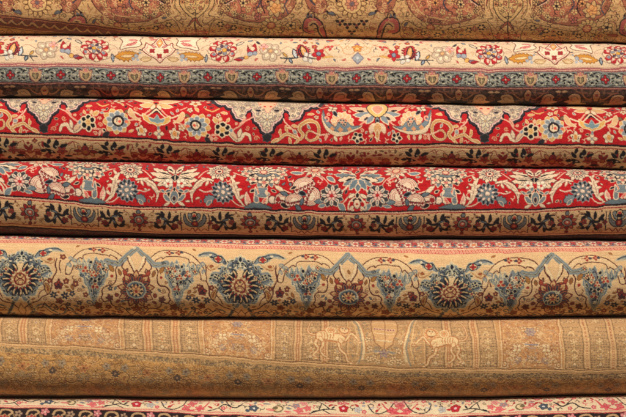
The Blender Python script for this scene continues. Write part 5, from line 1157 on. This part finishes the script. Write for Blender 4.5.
def build(R, mat, objname, label, idx, group):
    xs = np.concatenate([np.arange(XL, -40, 1.1), np.arange(-40, 667, 0.5), np.arange(667.2, XR, 1.1)])
    # ring: dense on the side that shows, coarse behind
    ph_s = np.interp(np.linspace(-SMAX, SMAX, int(2 * SMAX * R.h0 / 0.55)), _sn, _phi)
    back = np.linspace(math.pi / 2, 3 * math.pi / 2, 26)[1:-1]
    ph = np.concatenate([ph_s, back]); nf = len(ph_s)
    yn = np.sign(np.sin(ph)) * np.abs(np.sin(ph)) ** P_EXP
    zn = np.sign(np.cos(ph)) * np.abs(np.cos(ph)) ** P_EXP
    sn = np.interp(ph, _phi, _sn); sn[nf:] = SMAX
    t_, b_, r_ = R.ft(xs), R.fb(xs), R.fr(xs)
    c, h = (t_ + b_) / 2, (b_ - t_) / 2
    sref = arc_of_y((r_ - c) / h) * h
    X = np.broadcast_to(xs, (len(ph), len(xs)))
    S = sn[:, None] * h[None, :]
    Tt = S - sref[None, :]
    # relief: slow unevenness of the roll and small dents
    dn = noise2(X, S + 500, 95, 48, 10 + idx) * 0.55 + noise2(X, S + 500, 30, 20, 30 + idx) * 0.16 + noise2(X, S + 500, 210, 9, 50 + idx) * 0.16 + noise2(X, S + 500, 160, 300, 250 + idx) * 0.9
    edge = np.clip(1.12 - np.abs(yn), 0, 0.4)[:, None] / 0.4
    rel = 1 + dn * edge / R.h0
    # knots: small wobble of the drawing, then sample
    wob = 0.2
    u = (X - XL + noise2(X, S + 500, 0.9, 0.9, 70 + idx) * wob + noise2(X, S + 500, 9, 9, 75 + idx) * 0.4 + noise2(X, S + 500, 70, 30, 175 + idx) * 0.9) * K
    v = (Tt - R.tmin + noise2(X, S + 500, 0.9, 0.9, 80 + idx) * wob + noise2(X, S + 500, 9, 9, 85 + idx) * 0.4 + noise2(X, S + 500, 60, 30, 185 + idx) * 0.6) * K
    u = np.clip(u, 0, R.W - 1.01); v = np.clip(v, 0, R.H - 1.01)
    i = u.astype(np.int32); j = v.astype(np.int32); f = (u - i)[..., None].astype(np.float32); g = (v - j)[..., None].astype(np.float32)
    I = R.img
    col = (I[j, i] * (1 - f) + I[j, i + 1] * f) * (1 - g) + (I[j + 1, i] * (1 - f) + I[j + 1, i + 1] * f) * g
    col[nf:] = lin(R.base)
    jit = 1 + np.random.default_rng(90 + idx).normal(size=col.shape[:2]).astype(np.float32)[..., None] * R.jitter
    row = 1 + (noise2(X, S + 500, 160, 1.6, 95 + idx)[..., None] * 0.04 + noise2(X, S + 500, 240, 7, 195 + idx)[..., None] * 0.035 + noise2(X, S + 500, 14, 10, 205 + idx)[..., None] * 0.025).astype(np.float32)
    col = np.clip(col * jit * row, 0.002, 0.86)
    # carved pile: light silk stands a little proud
    lum = col.mean(axis=2); lum = (lum - lum.mean()) * R.emb
    depth = R.h0 * 1.02
    wy = c[None, :] + yn[:, None] * h[None, :] * (1 + (rel - 1) * 0.25)
    wz = zn[:, None] * depth * rel + R.zoff + np.where(np.arange(len(ph))[:, None] < nf, lum, 0) * edge
    V = np.stack([(X - 313) * PX, -wz * PX, world_z(wy)], axis=-1).reshape(-1, 3)
    nr, nc = len(ph), len(xs)
    a = np.arange(nr)[:, None]; b = np.arange(nc - 1)[None, :]
    q = np.stack([a * nc + b, ((a + 1) % nr) * nc + b, ((a + 1) % nr) * nc + b + 1, a * nc + b + 1], axis=-1)   # (nr, nc-1, 4)
    tc = np.where(a < nf - 1, (Tt[:, :-1] + Tt[np.arange(1, nr + 1) % nr, :-1]) / 2, 1e6)
    root = bpy.data.objects.new(objname, None); SC.collection.objects.link(root)
    root['label'] = label; root['category'] = 'carpet'; root['group'] = group
    by = (Z0 - float(R.fb(313))) * PX
    root.location = (0, -R.zoff * PX, by); root.empty_display_size = 0.1
    colf = col.reshape(-1, 3)
    back_part = 'field'
    for nm, t0, t1 in R.parts:
        msk = (tc >= t0) & (tc < t1) & (tc < 1e5)
        if nm == back_part: msk |= (tc > 1e5)
        Q = q[msk]
        if len(Q) == 0: continue
        used, inv = np.unique(Q.ravel(), return_inverse=True)
        vv = V[used] - np.array(root.location)
        caps = []
        inv = inv.astype(np.int32)
        loops = inv; starts = np.arange(0, len(inv), 4, dtype=np.int32)
        n = len(starts)
        if nm == back_part:
            # close both ends with a coiled face
            pass
        me = bpy.data.meshes.new(nm)
        me.vertices.add(len(used)); me.vertices.foreach_set('co', vv.astype(np.float32).ravel())
        me.loops.add(len(loops)); me.loops.foreach_set('vertex_index', loops)
        me.polygons.add(n); me.polygons.foreach_set('loop_start', starts)
        me.polygons.foreach_set('use_smooth', np.ones(n, dtype=bool))
        me.update(calc_edges=True)
        at = me.color_attributes.new('knots', 'FLOAT_COLOR', 'POINT')
        c4 = np.ones((len(used), 4), dtype=np.float32); c4[:, :3] = colf[used]
        at.data.foreach_set('color', c4.ravel())
        me.materials.append(mat)
        o = bpy.data.objects.new(nm, me); SC.collection.objects.link(o); o.parent = root
    # coiled ends
    for xe, nm in ((XL, 'rolled_end'), (XR, 'rolled_end')):
        ce = float((R.ft(xe) + R.fb(xe)) / 2); he = float((R.fb(xe) - R.ft(xe)) / 2)
        vs, fs = [], []
        turns, seg = 6, 40
        for k in range(turns * seg + 1):
            rr = 1 - k / (turns * seg) * 0.9; a_ = 2 * math.pi * k / seg
            for d, off in ((0.0, 0.0), (-0.11, 0.0), (-0.13, 3.0)):
                r2 = max(0.02, rr + d)
                yy = ce + he * r2 * math.copysign(abs(math.sin(a_)) ** P_EXP, math.sin(a_))
                zz = depth * r2 * math.copysign(abs(math.cos(a_)) ** P_EXP, math.cos(a_)) + R.zoff
                xx = xe + (off if xe < 0 else -off)
                vs.append(((xx - 313) * PX, -zz * PX + R.zoff * PX, world_z(yy) - by))
            if k:
                s0, s1 = 3 * (k - 1), 3 * k
                fs += [(s0, s1, s1 + 1, s0 + 1), (s0 + 1, s1 + 1, s1 + 2, s0 + 2)]
        me = bpy.data.meshes.new(nm); me.from_pydata(vs, [], fs); me.update()
        at = me.color_attributes.new('knots', 'FLOAT_COLOR', 'POINT')
        c4 = np.ones((len(vs), 4), dtype=np.float32); c4[:, :3] = lin((196, 168, 128)); at.data.foreach_set('color', c4.ravel())
        me.materials.append(mat); o = bpy.data.objects.new(nm, me); SC.collection.objects.link(o); o.parent = root
    return root

import time
_t = time.time()
W = wool('carpet_wool'); WS = wool('carpet_silk', rough=0.62, sheen=0.5, pile=0.7, streak=0.16)
GRP = 'rolled Persian carpets in the stack'
SPEC = [
    (draw1, W, 'rolled_carpet', 'topmost rolled carpet, tan and dusty rose with dense small florals and a wavy border', 0.3),
    (draw2, W, 'rolled_carpet', 'cream rolled carpet with a grey blue arabesque band above a dark brown edge', 0.3),
    (draw3, W, 'rolled_carpet', 'bright red rolled carpet with white pointed pendants outlined in black', 0.3),
    (draw4, W, 'rolled_carpet', 'red rolled carpet with grey blue flowers and cup shapes along its tan border', 0.3),
    (draw5, W, 'rolled_carpet', 'beige rolled carpet with blue arabesques under a narrow pink rope stripe', 0.3),
    (draw6, WS, 'rolled_carpet', 'plump gold rolled carpet with two raised cream lions between dotted panels', 1.1),
    (draw7, W, 'rolled_carpet', 'lowest rolled carpet, a cream strip with red flowers over a dark brown border', 0.3),
]
for k, (fn, mat, nm, lab, emb) in enumerate(SPEC):
    R = fn(); R.emb = emb; t1 = time.time()
    build(R, mat, nm, lab, k, GRP)
    print(nm, R.name, 'h0', round(R.h0, 1), 'secs', round(time.time() - _t, 1))
    del R

# ============================ setting ======================================
def plain(name, c, rough=0.9, sc=6.0):
    m = bpy.data.materials.new(name); m.use_nodes = True
    N, L = m.node_tree.nodes, m.node_tree.links; b = N['Principled BSDF']; b.inputs['Roughness'].default_value = rough
    n = N.new('ShaderNodeTexNoise'); n.inputs['Scale'].default_value = sc; n.inputs['Detail'].default_value = 6
    r = N.new('ShaderNodeValToRGB'); a = lin(c)
    r.color_ramp.elements[0].color = (*(a * 0.8), 1); r.color_ramp.elements[1].color = (*np.minimum(a * 1.2, 1), 1)
    L.new(n.outputs['Fac'], r.inputs['Fac']); L.new(r.outputs['Color'], b.inputs['Base Color'])
    return m
def sheet(name, co, mat):
    me = bpy.data.meshes.new(name); me.from_pydata(co, [], [(0, 1, 2, 3)]); me.materials.append(mat)
    o = bpy.data.objects.new(name, me); SC.collection.objects.link(o); o['kind'] = 'structure'; return o
sheet('ground', [(-6, -8, 0), (6, -8, 0), (6, 0.6, 0), (-6, 0.6, 0)], plain('floor_boards', (70, 56, 44)))
sheet('wall', [(-6, 0.12, 0), (6, 0.12, 0), (6, 0.12, 3.2), (-6, 0.12, 3.2)], plain('dark_wall', (38, 32, 28)))

# ============================ light and camera =============================
w = bpy.data.worlds.new('World'); SC.world = w; w.use_nodes = True
w.node_tree.nodes['Background'].inputs['Color'].default_value = (1.0, 0.86, 0.7, 1)
w.node_tree.nodes['Background'].inputs['Strength'].default_value = 0.075
def lamp(name, loc, target, energy, size, col):
    from mathutils import Vector
    d = bpy.data.lights.new(name, 'AREA'); d.energy = energy; d.shape = 'DISK'; d.size = size; d.color = col
    o = bpy.data.objects.new(name, d); SC.collection.objects.link(o); o.location = loc
    o.rotation_euler = (Vector(target) - Vector(loc)).to_track_quat('-Z', 'Y').to_euler(); return o
lamp('ceiling_lamp', (0.1, -2.5, 3.2), (0, 0, 0.5), 156, 1.0, (1.0, 0.90, 0.81))
cam = bpy.data.cameras.new('camera'); co = bpy.data.objects.new('camera', cam); SC.collection.objects.link(co)
D = 6.0; zf = 0.062
co.location = (0, -D, world_z(208.5)); co.rotation_euler = (math.pi / 2, 0, 0)
cam.sensor_width = 36; cam.lens = 36 * (D - zf) / (626 * PX); cam.clip_end = 100
SC.camera = co
SC.view_settings.view_transform = 'Standard'; SC.view_settings.look = 'None'; SC.view_settings.exposure = 0; SC.view_settings.gamma = 1
